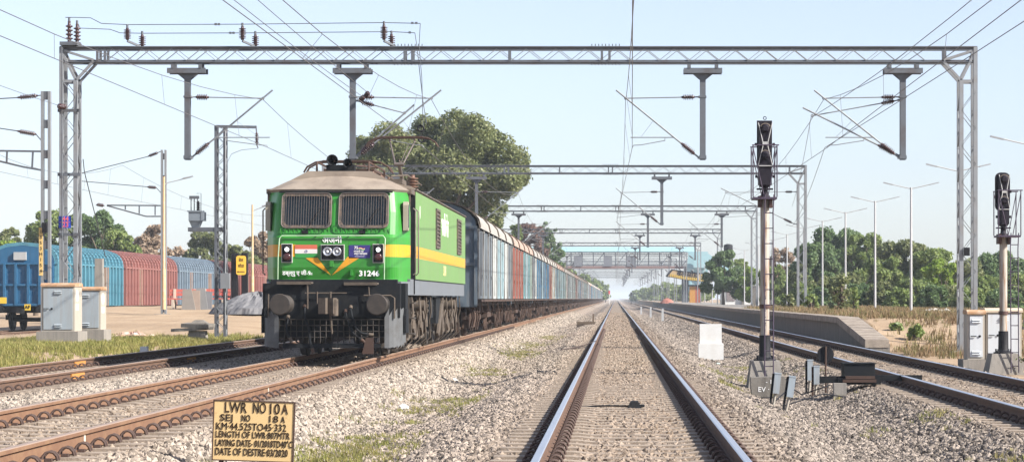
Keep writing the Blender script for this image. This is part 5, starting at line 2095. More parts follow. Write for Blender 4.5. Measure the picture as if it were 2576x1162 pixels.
# ------------------------------------------------------------------ equipment cabinets
m_cab = M('cabinet_grey_blue_shaded', (0.29, 0.335, 0.37), 0.55, 0, 0.1, 2, (0.26, 0.22, 0.19), 0.4, 2, streak=True)  # door tone with the weaker light on the front put into the colour
m_cabw = M('cabinet_cream_sunlit', (0.38, 0.35, 0.3), 0.6, 0, 0.1, 2, (0.35, 0.28, 0.22), 0.4, 2, streak=True)  # case tone with sunlight on the side put into the colour
m_cabr = M('cabinet_rust_top', (0.38, 0.22, 0.12), 0.8, 0, 0.2, 4, (0.5, 0.42, 0.33), 0.6, 4)
m_cab2 = M('cabinet_pale_grey', (0.5, 0.53, 0.56), 0.55, 0, 0.06, 2, (0.36, 0.33, 0.3), 0.3, 2, streak=True)


def cabinet(label, x0, x1, Y, dpth, z0, z1, top_mat, face_mat, side_mat, knob=True, sticker=True, plinth=0.32):
    cx = (x0 + x1) / 2
    w_ = x1 - x0
    t = thing('equipment_cabinet', label, 'equipment cabinet', (cx, Y, z0), group='steel equipment cabinets')
    h = z1 - z0
    MB().lim(-w_ / 2 - 0.12, w_ / 2 + 0.12, -0.12, dpth + 0.12, -plinth - 0.2, 0.0).build('plinth', m_conc, t)
    b = MB()
    b.lim(-w_ / 2, w_ / 2, 0.0, dpth, 0.004, h - 0.1)
    b.build('case', side_mat, t)
    r = MB()
    r.prism([(-0.05, h - 0.1), (-0.05, h - 0.05), (0.06, h), (dpth - 0.06, h), (dpth + 0.03, h - 0.05), (dpth + 0.03, h - 0.1)], 'x', -w_ / 2 - 0.02, w_ / 2 + 0.02)
    r.build('roof', top_mat, t)
    d = MB()
    d.lim(-w_ / 2 + 0.05, w_ / 2 - 0.05, -0.02, 0.0, 0.06, h - 0.14)
    do = d.build('door', face_mat, t)
    v = MB()
    for zz in (0.12, 0.17, h - 0.3, h - 0.25):
        v.prism([(-0.02, zz), (-0.055, zz + 0.005), (-0.02, zz + 0.035)], 'x', -0.1, 0.1)
    v.build('louvre', face_mat, do)
    k = MB()
    k.tube([(-w_ / 2 + 0.06, -0.05, h * 0.47), (-w_ / 2 + 0.2, -0.05, h * 0.47)], 0.012, 5)
    k.cyl((-w_ / 2 + 0.28, -0.02, h * 0.47), (-w_ / 2 + 0.28, -0.04, h * 0.47), 0.028, n=10)
    k.build('handle', m_dark, do)
    if sticker:
        s_ = MB()
        s_.rev((w_ / 2, 0.3, h - 0.35), (w_ / 2 + 0.004, 0.3, h - 0.35), [(0, 0.17), (1, 0.17)], 18)
        s_.lim(w_ / 2, w_ / 2 + 0.004, 0.15, 0.45, h - 0.75, h - 0.57)
        s_.build('sticker', m_white, t)
    return t


cabinet('larger grey-blue cabinet with rusty top left of the portal mast base', -15.73, -14.83, 61, 0.85, 0.42, 1.75, m_cabr, m_cab, m_cabw)
cabinet('smaller grey-blue cabinet standing behind and right of the larger one', -15.55, -14.72, 63.6, 0.7, 0.43, 1.66, m_cabr, m_cab, m_cabw)
cabinet('narrow pale cabinet with orange-rust top beside the right portal mast', 8.22, 8.62, 52, 0.6, -0.1, 1.06, m_cabr, m_cab2, m_cabw, sticker=False)
cabinet('wide pale cabinet behind the right edge signal', 8.66, 9.5, 52.1, 0.7, -0.1, 1.1, M('cabinet_cream_top', (0.5, 0.42, 0.32), 0.8), m_cab2, m_cabw, sticker=False)

# ------------------------------------------------------------------ board with painted lettering in the foreground
sg = thing('yellow_notice_board', 'yellow notice board with hand-painted black lettering in the left foreground', 'notice board', (0, 0, 0))
SY = 20.5
pc = at(638, 1083, SY)
sg.location = (pc.x, SY, -0.42)
bw_, bh_ = 0.7425, 0.549
m_brd = M('board_yellow', (0.64, 0.45, 0.215), 0.6, 0, 0.1, 3, (0.3, 0.16, 0.06), 0.6, 6, lo=0.6, hi=0.75)
bd = MB()
bd.lim(-bw_ / 2, bw_ / 2, -0.012, 0.0, -bh_ / 2, bh_ / 2)
bdo = bd.build('board', m_brd, sg)
bdo.location = (0, 0, pc.z + 0.42)
bdo.rotation_euler = (0, rad(1.9), 0)
fr = MB()
for a in (-1, 1):
    fr.lim(-bw_ / 2 - 0.006, bw_ / 2 + 0.006, -0.018, 0.012, a * bh_ / 2 - 0.005, a * bh_ / 2 + 0.005)
    fr.lim(a * bw_ / 2 - 0.006, a * bw_ / 2 + 0.006, -0.0175, 0.0115, -bh_ / 2 + 0.005, bh_ / 2 - 0.005)
fr.build('board_edge', m_rustpart, bdo)
ink = M('brown_black_ink', (0.016, 0.011, 0.009), 0.7, 0, 0.3, 12, (0.08, 0.035, 0.012), 0.6, 30, spec=0.15)


def SB(u, v):      # enlargement of the board to its own plane
    a = rad(1.9)
    dx, dy = u - 868, v - 648
    return (dx * math.cos(a) + dy * math.sin(a)) / 1305 * bw_, (dx * math.sin(a) - dy * math.cos(a)) / 965 * bh_


for body, u0, u1, vc, hh in (('LWR', 412, 765, 262, 165), ('NO', 868, 1075, 272, 165), ('10', 1140, 1300, 288, 165), ('A', 1330, 1430, 292, 160), ('SEJ', 332, 535, 425, 105), ('NO', 680, 820, 435, 105), ('18', 1128, 1272, 452, 105), ('A', 1315, 1380, 460, 100),
                             ('KM·44.525TO45·332', 270, 1400, 577, 112), ('LENGTH OF LWR·807MTR', 262, 1460, 708, 100), ('LAYING DATE- 01/2018TD40°C', 258, 1500, 845, 105), ('DATE OF DESTRE·03/2020', 255, 1425, 985, 112)):
    x, z = SB((u0 + u1) / 2, vc)
    me_ = text_mesh('lettering', body, 0.1, ink, 0.008)
    co = np.array([v.co[:] for v in me_.vertices])
    w0, w1 = co[:, 0].min(), co[:, 0].max()
    capm = text_mesh('cap', 'H', 0.1, ink)
    cc = np.array([v.co[:] for v in capm.vertices])
    h0, h1 = cc[:, 1].min(), cc[:, 1].max()
    sx, sy = (u1 - u0) / 1305 * bw_ / (w1 - w0), hh / 965 * bh_ / (h1 - h0)
    o_ = obj('lettering', me_, bdo, (x - sx * (w0 + w1) / 2, -0.0145, z - sy * (h0 + h1) / 2))
    o_.rotation_euler = (rad(90), 0, 0)
    o_.scale = (sx, sy, 1)
lg = MB()
for s in (-1, 1):
    lg.lim(s * 0.3 - 0.02, s * 0.3 + 0.02, 0.004, 0.03, -0.3, pc.z + 0.42 + 0.2)
lg.build('leg', m_rustpart, sg)

# ------------------------------------------------------------------ lineside things between the middle and right tracks
def bz(x, y):
    return float(bed_z(np.array([x]), np.array([y]))[0])


def gz(x, y):
    return float(ground_z(np.array([x]), np.array([y]))[0])


x = at(1788, 0, 64).x
t = thing('white_marker_block', 'white painted two-tier concrete marker between the middle and right tracks', 'marker block', (x, 64, bz(x, 64) - 0.05))
MB().lim(-0.36, 0.36, -0.2, 0.25, 0.0, 0.56).build('lower_block', m_white, t)
MB().lim(-0.32, 0.31, -0.1, 0.2, 0.56, 1.12).build('upper_block', m_white, t)
# round black target on a rod
x = at(2077, 0, 41).x
zb = bz(x, 41)
t = thing('round_target', 'round black disc on a thin rod beside the point motor', 'target', (x, 41, zb))
zc = at(0, 891, 41).z - zb
MB().cyl((0, 0, -0.1), (0, 0, zc + 0.15), 0.018, n=6).build('rod', m_rustpart, t)
MB().rev((0, 0.02, zc), (0, 0.035, zc), [(0, 0.155), (1, 0.155)], 28, smooth=False).build('disc', m_black, t)
# point motor
px_ = at(2165, 0, 39.5).x
zb = bz(px_, 39.5)
t = thing('point_motor', 'low black point motor box with long ties beside the right track', 'point motor', (px_, 39.5, zb))
MB().lim(-0.3, 0.25, -0.05, 0.45, 0.22, 0.46).lim(-0.32, 0.27, -0.07, 0.47, 0.46, 0.48).build('motor_box', m_dark, t)
MB().lim(-0.28, 0.24, -0.14, -0.05, 0.2, 0.25).lim(-0.33, 0.26, -0.16, -0.02, 0.14, 0.19).build('terminal_tray', m_rustpart, t)
MB().lim(-0.72, -0.3, 0.0, 0.12, 0.12, 0.24).lim(0.25, 1.1, 0.05, 0.16, 0.16, 0.26).lim(-0.4, 0.35, -0.1, 0.5, 0.1, 0.22).build('tie_bar', m_dark, t)
MB().lim(-0.5, -0.28, -0.3, -0.1, -0.2, 0.13).build('support_block', m_conc, t)
# junction boxes on short posts
for i, (px, py, Y, rot, sc_, lab) in enumerate(((1945, 1022, 36.5, 6, 1.0, 'small grey junction box on short post in front of the number stone'), (1978, 1033, 35.6, 8, 1.0, 'small grey junction box on a leaning post, nearest to the camera'),
                                                (2036, 968, 41.8, 0, 1.15, 'small grey junction box on post left of the round target'), (2052, 980, 41.0, 0, 1.0, 'dark-edged junction box close beside the round target'))):
    x = at(px, 0, Y).x
    z0 = bz(x, Y)
    t = thing('junction_box', lab, 'junction box', (x, Y, z0 - 0.02), group='junction boxes on short posts')
    k = MB().lim(-0.075, -0.04, -0.02, 0.02, -0.1, 0.6 * sc_).build('post', m_rustpart if i == 3 else m_dark, t)
    k.rotation_euler = (0, rad(rot), 0)
    k = MB().lim(-0.04, 0.065, -0.07, 0.07, 0.28 * sc_, 0.6 * sc_).lim(-0.045, 0.07, -0.075, 0.075, 0.6 * sc_, 0.62 * sc_).build('box', m_cab, t)
    k.rotation_euler = (0, rad(rot), 0)
    k = MB().tube([(0.01, 0, 0.3), (0.0, 0.02, 0.15), (-0.03, 0.02, -0.1)], 0.025, 6).build('cable_pipe', m_cabw, t)
    k.rotation_euler = (0, rad(rot), 0)
# number stone by the signal
x = at(1934, 0, 40.8).x
t = thing('number_stone', 'dark squat stone with faded white painted marks before the tall signal', 'stone', (x, 40.8, bz(x, 40.8)))
MB().prism([(-0.3, -0.1), (0.3, -0.1), (0.33, 0.3), (0.27, 0.42), (-0.33, 0.4), (-0.34, 0.34)], 'y', -0.12, 0.2).build('block', m_conc_d, t)
text_front('faded_mark', 'EV · 1', 0.13, m_whitep, t, (-0.05, -0.124, 0.18))
text_front('faded_mark', '- 173', 0.11, m_whitep, t, (0.05, -0.124, 0.32))
# white posts farther on
for i, (px, pyb, Y, h, lab) in enumerate(((1667, 807, 172, 1.1, 'nearest slim white post between the middle and right tracks'), (1637, 797, 205, 1.1, 'second slim white post between the middle and right tracks'),
                                          (1613, 785, 260, 1.0, 'farthest slim white post between the middle and right tracks'))):
    x = at(px, 0, Y).x
    t = thing('white_post', lab, 'post', (x, Y, bz(x, Y) - 0.05), group='slim white posts')
    MB().taper(0, 0, 0, h, 0.19, 0.19, 0.16, 0.16).build('shaft', M('post_grey_white', (0.42, 0.43, 0.44), 0.7), t)
# brown block and stick between the loco track and the middle track
x = at(1475, 0, 128).x
t = thing('brown_block', 'brown rectangular block lying left of the middle track far ahead', 'block', (x, 128, bz(x, 128)))
MB().lim(-0.55, 0.5, -0.2, 0.2, -0.1, 0.25).build('slab', M('brown_block', (0.14, 0.1, 0.07), 0.9), t)
MB().lim(0.35, 0.45, -0.05, 0.05, 0.25, 0.7).build('stake', M('brown_block', (0.14, 0.1, 0.07), 0.9), t)
t = thing('fallen_branch', 'thin dark branch lying on the ballast left of the middle track', 'branch', (at(1440, 0, 66).x, 66, bz(at(1440, 0, 66).x, 66) + 0.03))
MB().tube([(-0.3, -1.5, 0.02), (0.1, -0.5, 0.06), (0.3, 0.6, 0.1), (0.7, 2.2, 0.22)], [0.03, 0.028, 0.02, 0.01], 5).build('stem', M('bark_dark', (0.05, 0.035, 0.03), 0.9), t)
# cable pad on the sleepers of the middle track
x = at(1596, 0, 31).x
t = thing('track_box', 'small dark box lying between the rails of the middle track', 'box', (x, 31, -0.2))
MB().taper(0, 0, 0.0, 0.1, 0.2, 0.3, 0.1, 0.22).lim(0.05, 0.14, -0.1, 0.1, 0.02, 0.05).build('body', m_dark, t)
MB().tube([(-0.05, 0, 0.03), (-0.4, 0.1, 0.03), (-0.75, 0.0, 0.02)], 0.012, 5).build('cable', m_dark, t)
# litter
rngl = random.Random(5)
lit_i = 0
for px, py, z_, w_, mat_, lab in ((1143, 957, -0.42, 0.22, m_white, 'white plastic scrap on the ballast below the locomotive'), (1198, 968, -0.42, 0.14, m_white, 'small white scrap right of the plastic scrap'), (1015, 1028, -0.45, 0.2, m_white, 'pale crumpled sheet in the grass strip'),
                                  (1310, 877, -0.42, 0.2, m_white, 'white scrap beside the far grass patch'), (822, 1143, -0.38, 0.1, M('yellow_wrapper', (0.75, 0.6, 0.03), 0.5), 'bright yellow wrapper right of the notice board'), (815, 1153, -0.38, 0.1, m_white, 'white wrapper below the yellow one'),
                                  (1806, 903, -0.35, 0.16, M('greenish_plastic', (0.45, 0.55, 0.5), 0.4), 'pale green plastic scrap below the white marker'), (2270, 955, -0.15, 0.28, M('pale_stone', (0.5, 0.46, 0.42), 0.9), 'large pale stone beside the right track rail')):
    Y = FOC * (CZ - z_) / (py - PY)
    v = at(px, py, Y)
    n = MB()
    pts = []
    k_ = 9
    for r_ in range(3):
        for k in range(k_):
            a = 2 * math.pi * k / k_
            rr = w_ / 2 * (1, 0.75, 0.2)[r_] * rngl.uniform(0.6, 1.2)
            pts.append((rr * math.cos(a), rr * math.sin(a), w_ * (0, 0.25, 0.4)[r_] * rngl.uniform(0.7, 1.3)))
    fs = []
    for r_ in range(2):
        for k in range(k_):
            k2 = (k + 1) % k_
            fs.append((r_ * k_ + k, r_ * k_ + k2, (r_ + 1) * k_ + k2, (r_ + 1) * k_ + k))
    fs.append(tuple(range(2 * k_, 3 * k_)))
    n.add(pts, fs)
    o_ = n.build('litter_scrap' if 'stone' not in lab else 'loose_stone', mat_, None, (v.x, v.y, bz(v.x, v.y) + 0.01))
    tag(o_, lab, 'litter' if 'stone' not in lab else 'stone')
# cables between the boxes
t = thing('cable_run', 'thin black cables looping over the ballast toward the point motor', 'cable', (3.0, 38, bz(3.0, 38)))
for pts in ([(-0.4, -1.2, 0.1), (0.0, 0.2, 0.3), (0.3, 1.5, 0.12), (0.9, 2.5, 0.25)], [(-0.3, -1.5, 0.05), (0.5, -0.5, 0.22), (1.1, 0.6, 0.1)], [(-2.3, 2.0, 0.2), (-1.6, 1.2, 0.12), (-0.9, 0.5, 0.1), (-0.2, 0.8, 0.1)]):
    MB().tube(pts, 0.012, 5).build('cable', m_black, t)

# ------------------------------------------------------------------ yard furniture on the left
def bench(label, x, Y, z, back):
    t = thing('platform_bench', label, 'bench', (x, Y, z), group='platform benches')
    m_red = M('bench_red', (0.5, 0.13, 0.1), 0.7, 0, 0.15, 3)
    for k in range(3):
        MB().lim(-0.95, 0.95, -0.22 + k * 0.15, -0.1 + k * 0.15, 0.43, 0.49).build('seat_slat', m_red, t)
    for k in range(2):
        MB().lim(-0.95, 0.95, 0.26, 0.31, 0.6 + k * 0.17, 0.74 + k * 0.17).build('back_slat', m_red, t)
    for s in (-0.7, 0.7):
        MB().prism([(-0.24, 0), (-0.14, 0), (-0.05, 0.3), (0.15, 0.3), (0.2, 0), (0.32, 0), (0.3, 0.92), (0.24, 0.92), (0.2, 0.43), (-0.24, 0.43)], 'x', s - 0.06, s + 0.06).build('leg', M('bench_leg', (0.5, 0.42, 0.34), 0.9), t)
    return t


bench('red slatted bench on the left of the grey heap of slabs', at(475, 0, 103).x, 103, gz(at(475, 0, 103).x, 103), 0)
bench('red slatted bench right of the grey heap of slabs', at(525, 0, 103.5).x, 103.5, gz(at(525, 0, 103.5).x, 103.5), 0)
t = thing('leaning_slabs', 'grey and beige stone slabs leaning together between the benches', 'slabs', (at(494, 0, 102).x, 102, gz(at(494, 0, 102).x, 102)))
for k, (dx, h, w_, cc) in enumerate(((-0.35, 0.95, 0.5, (0.22, 0.2, 0.18)), (-0.1, 0.9, 0.42, (0.28, 0.22, 0.18)), (0.2, 1.0, 0.5, (0.19, 0.19, 0.19)), (0.42, 0.85, 0.4, (0.16, 0.16, 0.17)))):
    o_ = MB().taper(0, 0, -0.05, h, w_ * 1.3, 0.1, w_ * 0.8, 0.08).build('slab', M('slab_%d' % k, cc, 0.9, 0, 0.2, 3), t, (dx, k * 0.06, 0))
    o_.rotation_euler = (rad(-8), rad((-6, 4, -3, 7)[k]), 0)
# yellow station name board between black posts
Y = 108.0
x = at(606, 0, Y).x
z = 0.8
t = thing('station_name_board', 'yellow station name board between two black posts in the yard', 'name board', (x, Y, z))
for px in (590, 616):
    dx = at(px, 0, Y).x - x
    MB().lim(dx - 0.14, dx + 0.14, -0.15, 0.15, -0.2, at(0, 636, Y).z - z).build('post', m_black, t)
z0, z1 = at(0, 691, Y).z - z, at(0, 643, Y).z - z
x0, x1 = at(599, 0, Y).x - x, at(618, 0, Y).x - x
nb_ = MB()
nb_.prism(rrect(x0 - 0.05, x1 + 0.05, z0, z1, 0.1), 'y', -0.26, -0.2)
no = nb_.build('board', M('board_bright_yellow', (0.75, 0.45, 0.05), 0.6, 0, 0.06), t)
for k in range(3):
    text_front('lettering', ['बेल', 'सोंडा', 'BELSONDA'][k], [0.22, 0.2, 0.09][k], m_black, no, ((x0 + x1) / 2, -0.264, z1 - 0.22 - k * 0.28), 0.02, 0.8)
# grey gravel heap
def heap(name, label, cat, cx, cy, cz, rx, ry, h, mat, seed, n=26, rough_=0.12):
    rng = np.random.default_rng(seed)
    vs, fs = [], []
    K, R = n, 9
    for r_ in range(R + 1):
        f = r_ / R
        for k in range(K):
            a = 2 * math.pi * k / K
            q = (1 - f)
            vs.append((rx * q * math.cos(a) * (1 + rng.uniform(-1, 1) * 0.06), ry * q * math.sin(a) * (1 + rng.uniform(-1, 1) * 0.06), h * (1 - (1 - f) ** 1.9) * (1 + rng.uniform(-1, 1) * rough_) if r_ else -0.1))
    for r_ in range(R):
        for k in range(K):
            k2 = (k + 1) % K
            fs.append((r_ * K + k, r_ * K + k2, (r_ + 1) * K + k2, (r_ + 1) * K + k))
    o_ = MB().add(vs, fs).build(name, mat, None, (cx, cy, cz))
    return tag(o_, label, cat)


m_heap = M('grey_gravel', (0.15, 0.15, 0.158), 0.95, 0, 0.35, 9, (0.16, 0.16, 0.17), 0.6, 14, bump=1.0, bscale=12)
heap('gravel_heap', 'grey gravel heap on the dirt beside the locomotive nose', 'gravel heap', at(650, 0, 97).x, 97, 0.75, 2.1, 1.8, 0.8, m_heap, 4, n=70, rough_=0.13)
heap('rubble_heap', 'pale broken stones in dry grass below the platform lamps', 'rubble', at(2360, 0, 92).x, 92, 0.45, 1.6, 0.8, 0.35, M('pale_rubble', (0.45, 0.42, 0.38), 0.95, 0, 0.3, 5, bump=0.8, bscale=8), 6, rough_=0.5)
heap('rubble_heap', 'reddish and white rubble on the grass right of the grey cabinets', 'rubble', at(335, 0, 72).x, 72, gz(at(335, 0, 72).x, 72) - 0.05, 1.3, 0.5, 0.22, M('red_rubble', (0.4, 0.24, 0.18), 0.95, 0, 0.3, 6, (0.6, 0.56, 0.5), 0.8, 5), 8, rough_=0.6)
t = thing('slab_pile', 'pile of broken concrete slabs on a block in the grass', 'slab pile', (at(494, 0, 70).x, 70, gz(at(494, 0, 70).x, 70)))
MB().taper(0.05, 0, -0.1, 0.32, 0.62, 0.5, 0.5, 0.45).build('block', m_conc, t)
o_ = MB().lim(-0.75, 0.55, -0.35, 0.35, 0.33, 0.42).build('slab', m_conc_d, t)
o_.rotation_euler = (0, rad(-3), rad(8))
o_ = MB().lim(-0.4, 0.5, -0.3, 0.3, 0.43, 0.55).build('slab', m_conc_d, t)
o_.rotation_euler = (rad(3), rad(2), rad(-12))
MB().taper(0.1, 0.0, 0.55, 0.66, 0.55, 0.4, 0.25, 0.2).build('rubble', m_conc_d, t)
o_ = MB().taper(0, 0, -0.1, 0.14, 0.2, 0.2, 0.17, 0.17).build('white_boundary_block', m_white, None, (at(363, 0, 55).x, 55, 0.0))
tag(o_, 'tiny white block at the edge of the grass above the left track', 'block')

# ------------------------------------------------------------------ far station: footbridge, shelter, buildings
m_cyan = M('cyan_roof_sheet', (0.27, 0.43, 0.47), 0.5, 0, 0.08, 1)
m_fob = M('footbridge_steel', (0.07, 0.08, 0.1), 0.6, 0.2, 0.2, 1)
fb = thing('footbridge', 'covered footbridge with pale blue roof crossing all tracks at the station', 'footbridge', (0, 400, 0))
xa, xb = -30.0, 13.9
MB().lim(xa, xb, 0, 3, 6.75, 7.0).lim(xa, xb, -0.06, 0.0, 6.7, 7.15).lim(xa, xb, 3.0, 3.06, 6.7, 7.15).build('deck', M('deck_brown', (0.2, 0.13, 0.12), 0.8), fb)
m_ = MB()
for q in (0.0, 3.0):
    for k in range(23):
        x = xa + (xb - xa) * k / 22
        m_.box(x, q, 8.35, 0.12, 0.1, 2.7)
    for z in (7.35, 7.6, 7.85, 8.1, 8.9, 9.3, 9.6):
        m_.lim(xa, xb, q - 0.03, q + 0.03, z - 0.035, z + 0.035)
    for k in range(22):
        a = xa + (xb - xa) * k / 22
        b = xa + (xb - xa) * (k + 1) / 22
        if k % 2:
            m_.beam((a, q, 7.1), (b, q, 9.6), 0.07, 0.07)
m_.build('railing', m_fob, fb)
rf = MB()
nx = 180
for k in range(nx):
    x0 = xa - 0.5 + (xb - xa + 1) * k / nx
    x1 = xa - 0.5 + (xb - xa + 1) * (k + 1) / nx
    d = 0.04 * (k % 2)
    rf.add([(x0, -0.6 - d, 9.65), (x1, -0.6 - d, 9.65), (x1, 1.5, 10.6 + d), (x0, 1.5, 10.6 + d)], [(0, 1, 2, 3)])
    rf.add([(x0, 1.5, 10.6 + d), (x1, 1.5, 10.6 + d), (x1, 3.6, 9.65), (x0, 3.6, 9.65)], [(0, 1, 2, 3)])
rf.build('roof', m_cyan, fb)
for px in (1387, 1466, 1525, 1583) if False else (1520, 1445, 1578):
    x = (px - 5 - PX) * 400 / FOC + 1.0
    MB().lim(x - 0.75, x + 0.75, -0.2, -0.1, 7.1, 9.0).build('sign_panel', M('grey_sign_back', (0.15, 0.16, 0.18), 0.6), fb)
m_ = MB()
for x in (-14.0, 12.5):
    for q in (0.1, 2.9):
        m_.box(x, q, 3.4, 0.35, 0.3, 6.8)
m_.build('pier', m_fob, fb)
st_ = MB()
st_.prism([(13.9, 6.8), (13.9, 9.6), (16.2, 9.6), (21.0, 6.2), (21.0, 3.0), (16.2, 6.8)], 'y', -2.2, -2.1)
st_.lim(13.95, 16.2, -2.1, 0.0, 6.7, 6.85)
st_.prism([(12.6, 4.6), (13.0, 9.7), (16.5, 9.7), (16.5, 2.5), (12.4, 2.5)], 'y', -1.0, -0.9)
st_.lim(15.0, 15.2, -2.0, -1.8, 0.5, 6.8)
st_.build('stair_cladding', m_cyan, fb)

# platform shelter with painted name on its end board
sh_ = thing('platform_shelter', 'platform shelter with yellow and black striped name board', 'shelter', (8.1, 355, 0.65))
wv = [at(1676, 694, 355), at(1692, 678, 355), at(1725, 683, 355), at(1790, 690, 355), at(1790, 709, 355), at(1725, 703, 355), at(1690, 696, 355)]
poly = [(v.x - 8.1, v.z - 0.65) for v in wv]
MB().prism(poly[::-1], 'y', -0.1, 0.0).build('name_board', M('shelter_tan', (0.42, 0.3, 0.16), 0.7), sh_)
fe = MB()
tp = [(v.x - 8.1, v.z - 0.65) for v in (at(1691, 677.5, 355), at(1725, 682.5, 355), at(1790, 689.5, 355))]
bt = [(v.x - 8.1, v.z - 0.65) for v in (at(1676, 695, 355), at(1690, 696.5, 355), at(1725, 703.5, 355), at(1790, 709.5, 355))]
for ln in (tp, bt):
    for a, b in zip(ln[:-1], ln[1:]):
        fe.beam((a[0], -0.12, a[1]), (b[0], -0.12, b[1]), 0.1, 0.1)
fe.beam((bt[0][0], -0.12, bt[0][1]), (tp[0][0], -0.12, tp[0][1]), 0.1, 0.3)
fe.build('board_border', m_black, sh_)
ys_m = M('stripe_yellow', (0.65, 0.45, 0.05), 0.6)
for k in range(22):
    px = 1687 + k * 4.6
    zt = np.interp(px, [1691, 1725, 1790], [689, 695.5, 701.5])
    zb_ = np.interp(px, [1690, 1725, 1790], [696, 703, 709])
    if k > 16:
        zt -= 9
    a, b = at(px, zt, 354.8), at(px, zb_, 354.8)
    MB().beam((a.x - 8.1, -0.15, a.z - 0.65), (b.x - 8.1, -0.15, b.z - 0.65), 0.12, 0.05, up=(0, 1, 0)).build('stripe', ys_m, sh_)
v = at(1731, 690.5, 354.8)
o_ = text_front('station_name', 'बेलसोंडा', 1.25, m_black, sh_, (v.x - 8.1, -0.16, v.z - 0.65), 0.05, 0.95)
o_.rotation_euler = (rad(90), rad(7), 0)
rr2 = MB()
rr2.prism([(p[0], p[1]) for p in (tp + [(tp[-1][0], tp[-1][1] - 0.2), (tp[1][0], tp[1][1] - 0.2), (tp[0][0], tp[0][1] - 0.2)])][::-1], 'y', 0.0, 30)
rr2.build('roof', M('shelter_roof', (0.25, 0.24, 0.22), 0.8), sh_)
cl = MB()
for q in (1.0, 10, 20, 29):
    cl.box(3.4, q, 2.2, 0.25, 0.25, 4.4)
cl.build('column', m_fob, sh_)
# kiosk
t = thing('orange_kiosk', 'orange and yellow kiosk under the platform shelter', 'kiosk', (at(1749, 0, 338).x, 338, 0.66))
MB().lim(-0.85, 0.0, 0, 1.6, 0, 2.5).build('yellow_side', M('kiosk_yellow', (0.42, 0.2, 0.04), 0.7), t)
MB().lim(0.002, 0.85, 0, 1.6, 0, 2.5).build('red_side', M('kiosk_red', (0.3, 0.08, 0.045), 0.7), t)
MB().lim(-1.0, 1.0, -0.3, 1.8, 2.5, 2.75).build('roof', m_dark, t)
# white hut
t = thing('white_hut', 'small white hut with grey shutter beyond the tall signal', 'hut', (at(1815, 0, 240).x, 240, 0.6))
MB().lim(0, 3.3, 0, 3, -0.2, 2.0).build('wall', m_white, t)
MB().lim(-0.25, 2.0, -0.3, 0.0, 1.85, 1.95).lim(2.0, 3.4, -0.2, 3.1, 2.0, 2.12).build('roof_slab', m_white, t)
MB().lim(0.55, 1.45, -0.06, 0.0, 0.45, 1.7).build('shutter', M('grey_shutter', (0.2, 0.17, 0.17), 0.8), t)
MB().lim(2.2, 2.5, -0.3, -0.1, -0.2, 2.3).build('pillar', m_conc_d, t)
t = thing('white_tank', 'small white water tank above the hut roof', 'water tank', (at(1876, 0, 243).x, 243, 2.72))
MB().rev((0, 0, 0), (0, 0, 1.1), [(0, 0.5), (0.9, 0.5), (1, 0.3)], 16).build('drum', m_white, t)
t = thing('black_water_tank', 'black water tank standing above the tree beside the footbridge', 'water tank', (at(1832, 0, 275).x, 275, 0.6))
MB().rev((0, 0, 6.3), (0, 0, 7.45), [(0, 0.55), (0.1, 0.57), (0.3, 0.55), (0.5, 0.57), (0.7, 0.55), (0.85, 0.57), (0.95, 0.4), (1, 0.2)], 16).build('drum', m_black, t)
m_ = MB()
for a in (-0.5, 0.5):
    for b in (-0.5, 0.5):
        m_.box(a, b, 3.1, 0.12, 0.12, 6.4)
m_.lim(-0.6, 0.6, -0.6, 0.6, 6.2, 6.3)
m_.build('stand', m_fob, t)
heap('brick_heap', 'pinkish brick heap on the far platform', 'brick heap', at(1678, 0, 345).x, 345, 0.65, 1.1, 0.8, 0.7, M('pink_brick', (0.3, 0.12, 0.09), 0.9, 0, 0.2, 2), 12)
# short boundary wall pieces beyond the hut
for i, (px, Y, w_, h_, lab) in enumerate(((1925, 210, 2.6, 1.9, 'dark boundary wall panel behind the near signal post'), (1965, 205, 2.0, 2.0, 'grey boundary wall panel right of the near signal post'))):
    o_ = MB().lim(-w_ / 2, w_ / 2, 0, 0.2, 0, h_).lim(-w_ / 2 - 0.05, w_ / 2 + 0.05, -0.05, 0.25, h_, h_ + 0.1).build('boundary_wall', m_conc_d, None, (at(px, 0, Y).x, Y, 0.55))
    tag(o_, lab, 'wall')
# distant red signals
for px, Y, zt, lab, xx in ((1533, 610, 3.4, 'tiny distant red signal left of the middle track vanishing point', -1.75), (1594, 610, 3.0, 'tiny distant dark signal right of the vanishing point', 4.2)):
    t = thing('distant_signal', lab, 'railway signal', (xx, Y, -0.3))
    MB().cyl((0, 0, 0), (0, 0, zt - 0.6), 0.09, n=6).build('post', m_white if xx < 0 else m_dark, t)
    MB().lim(-0.22, 0.22, -0.1, 0.1, zt - 0.6, zt + 0.35).build('head', M('signal_red', (0.55, 0.03, 0.04), 0.5) if xx < 0 else m_black, t)


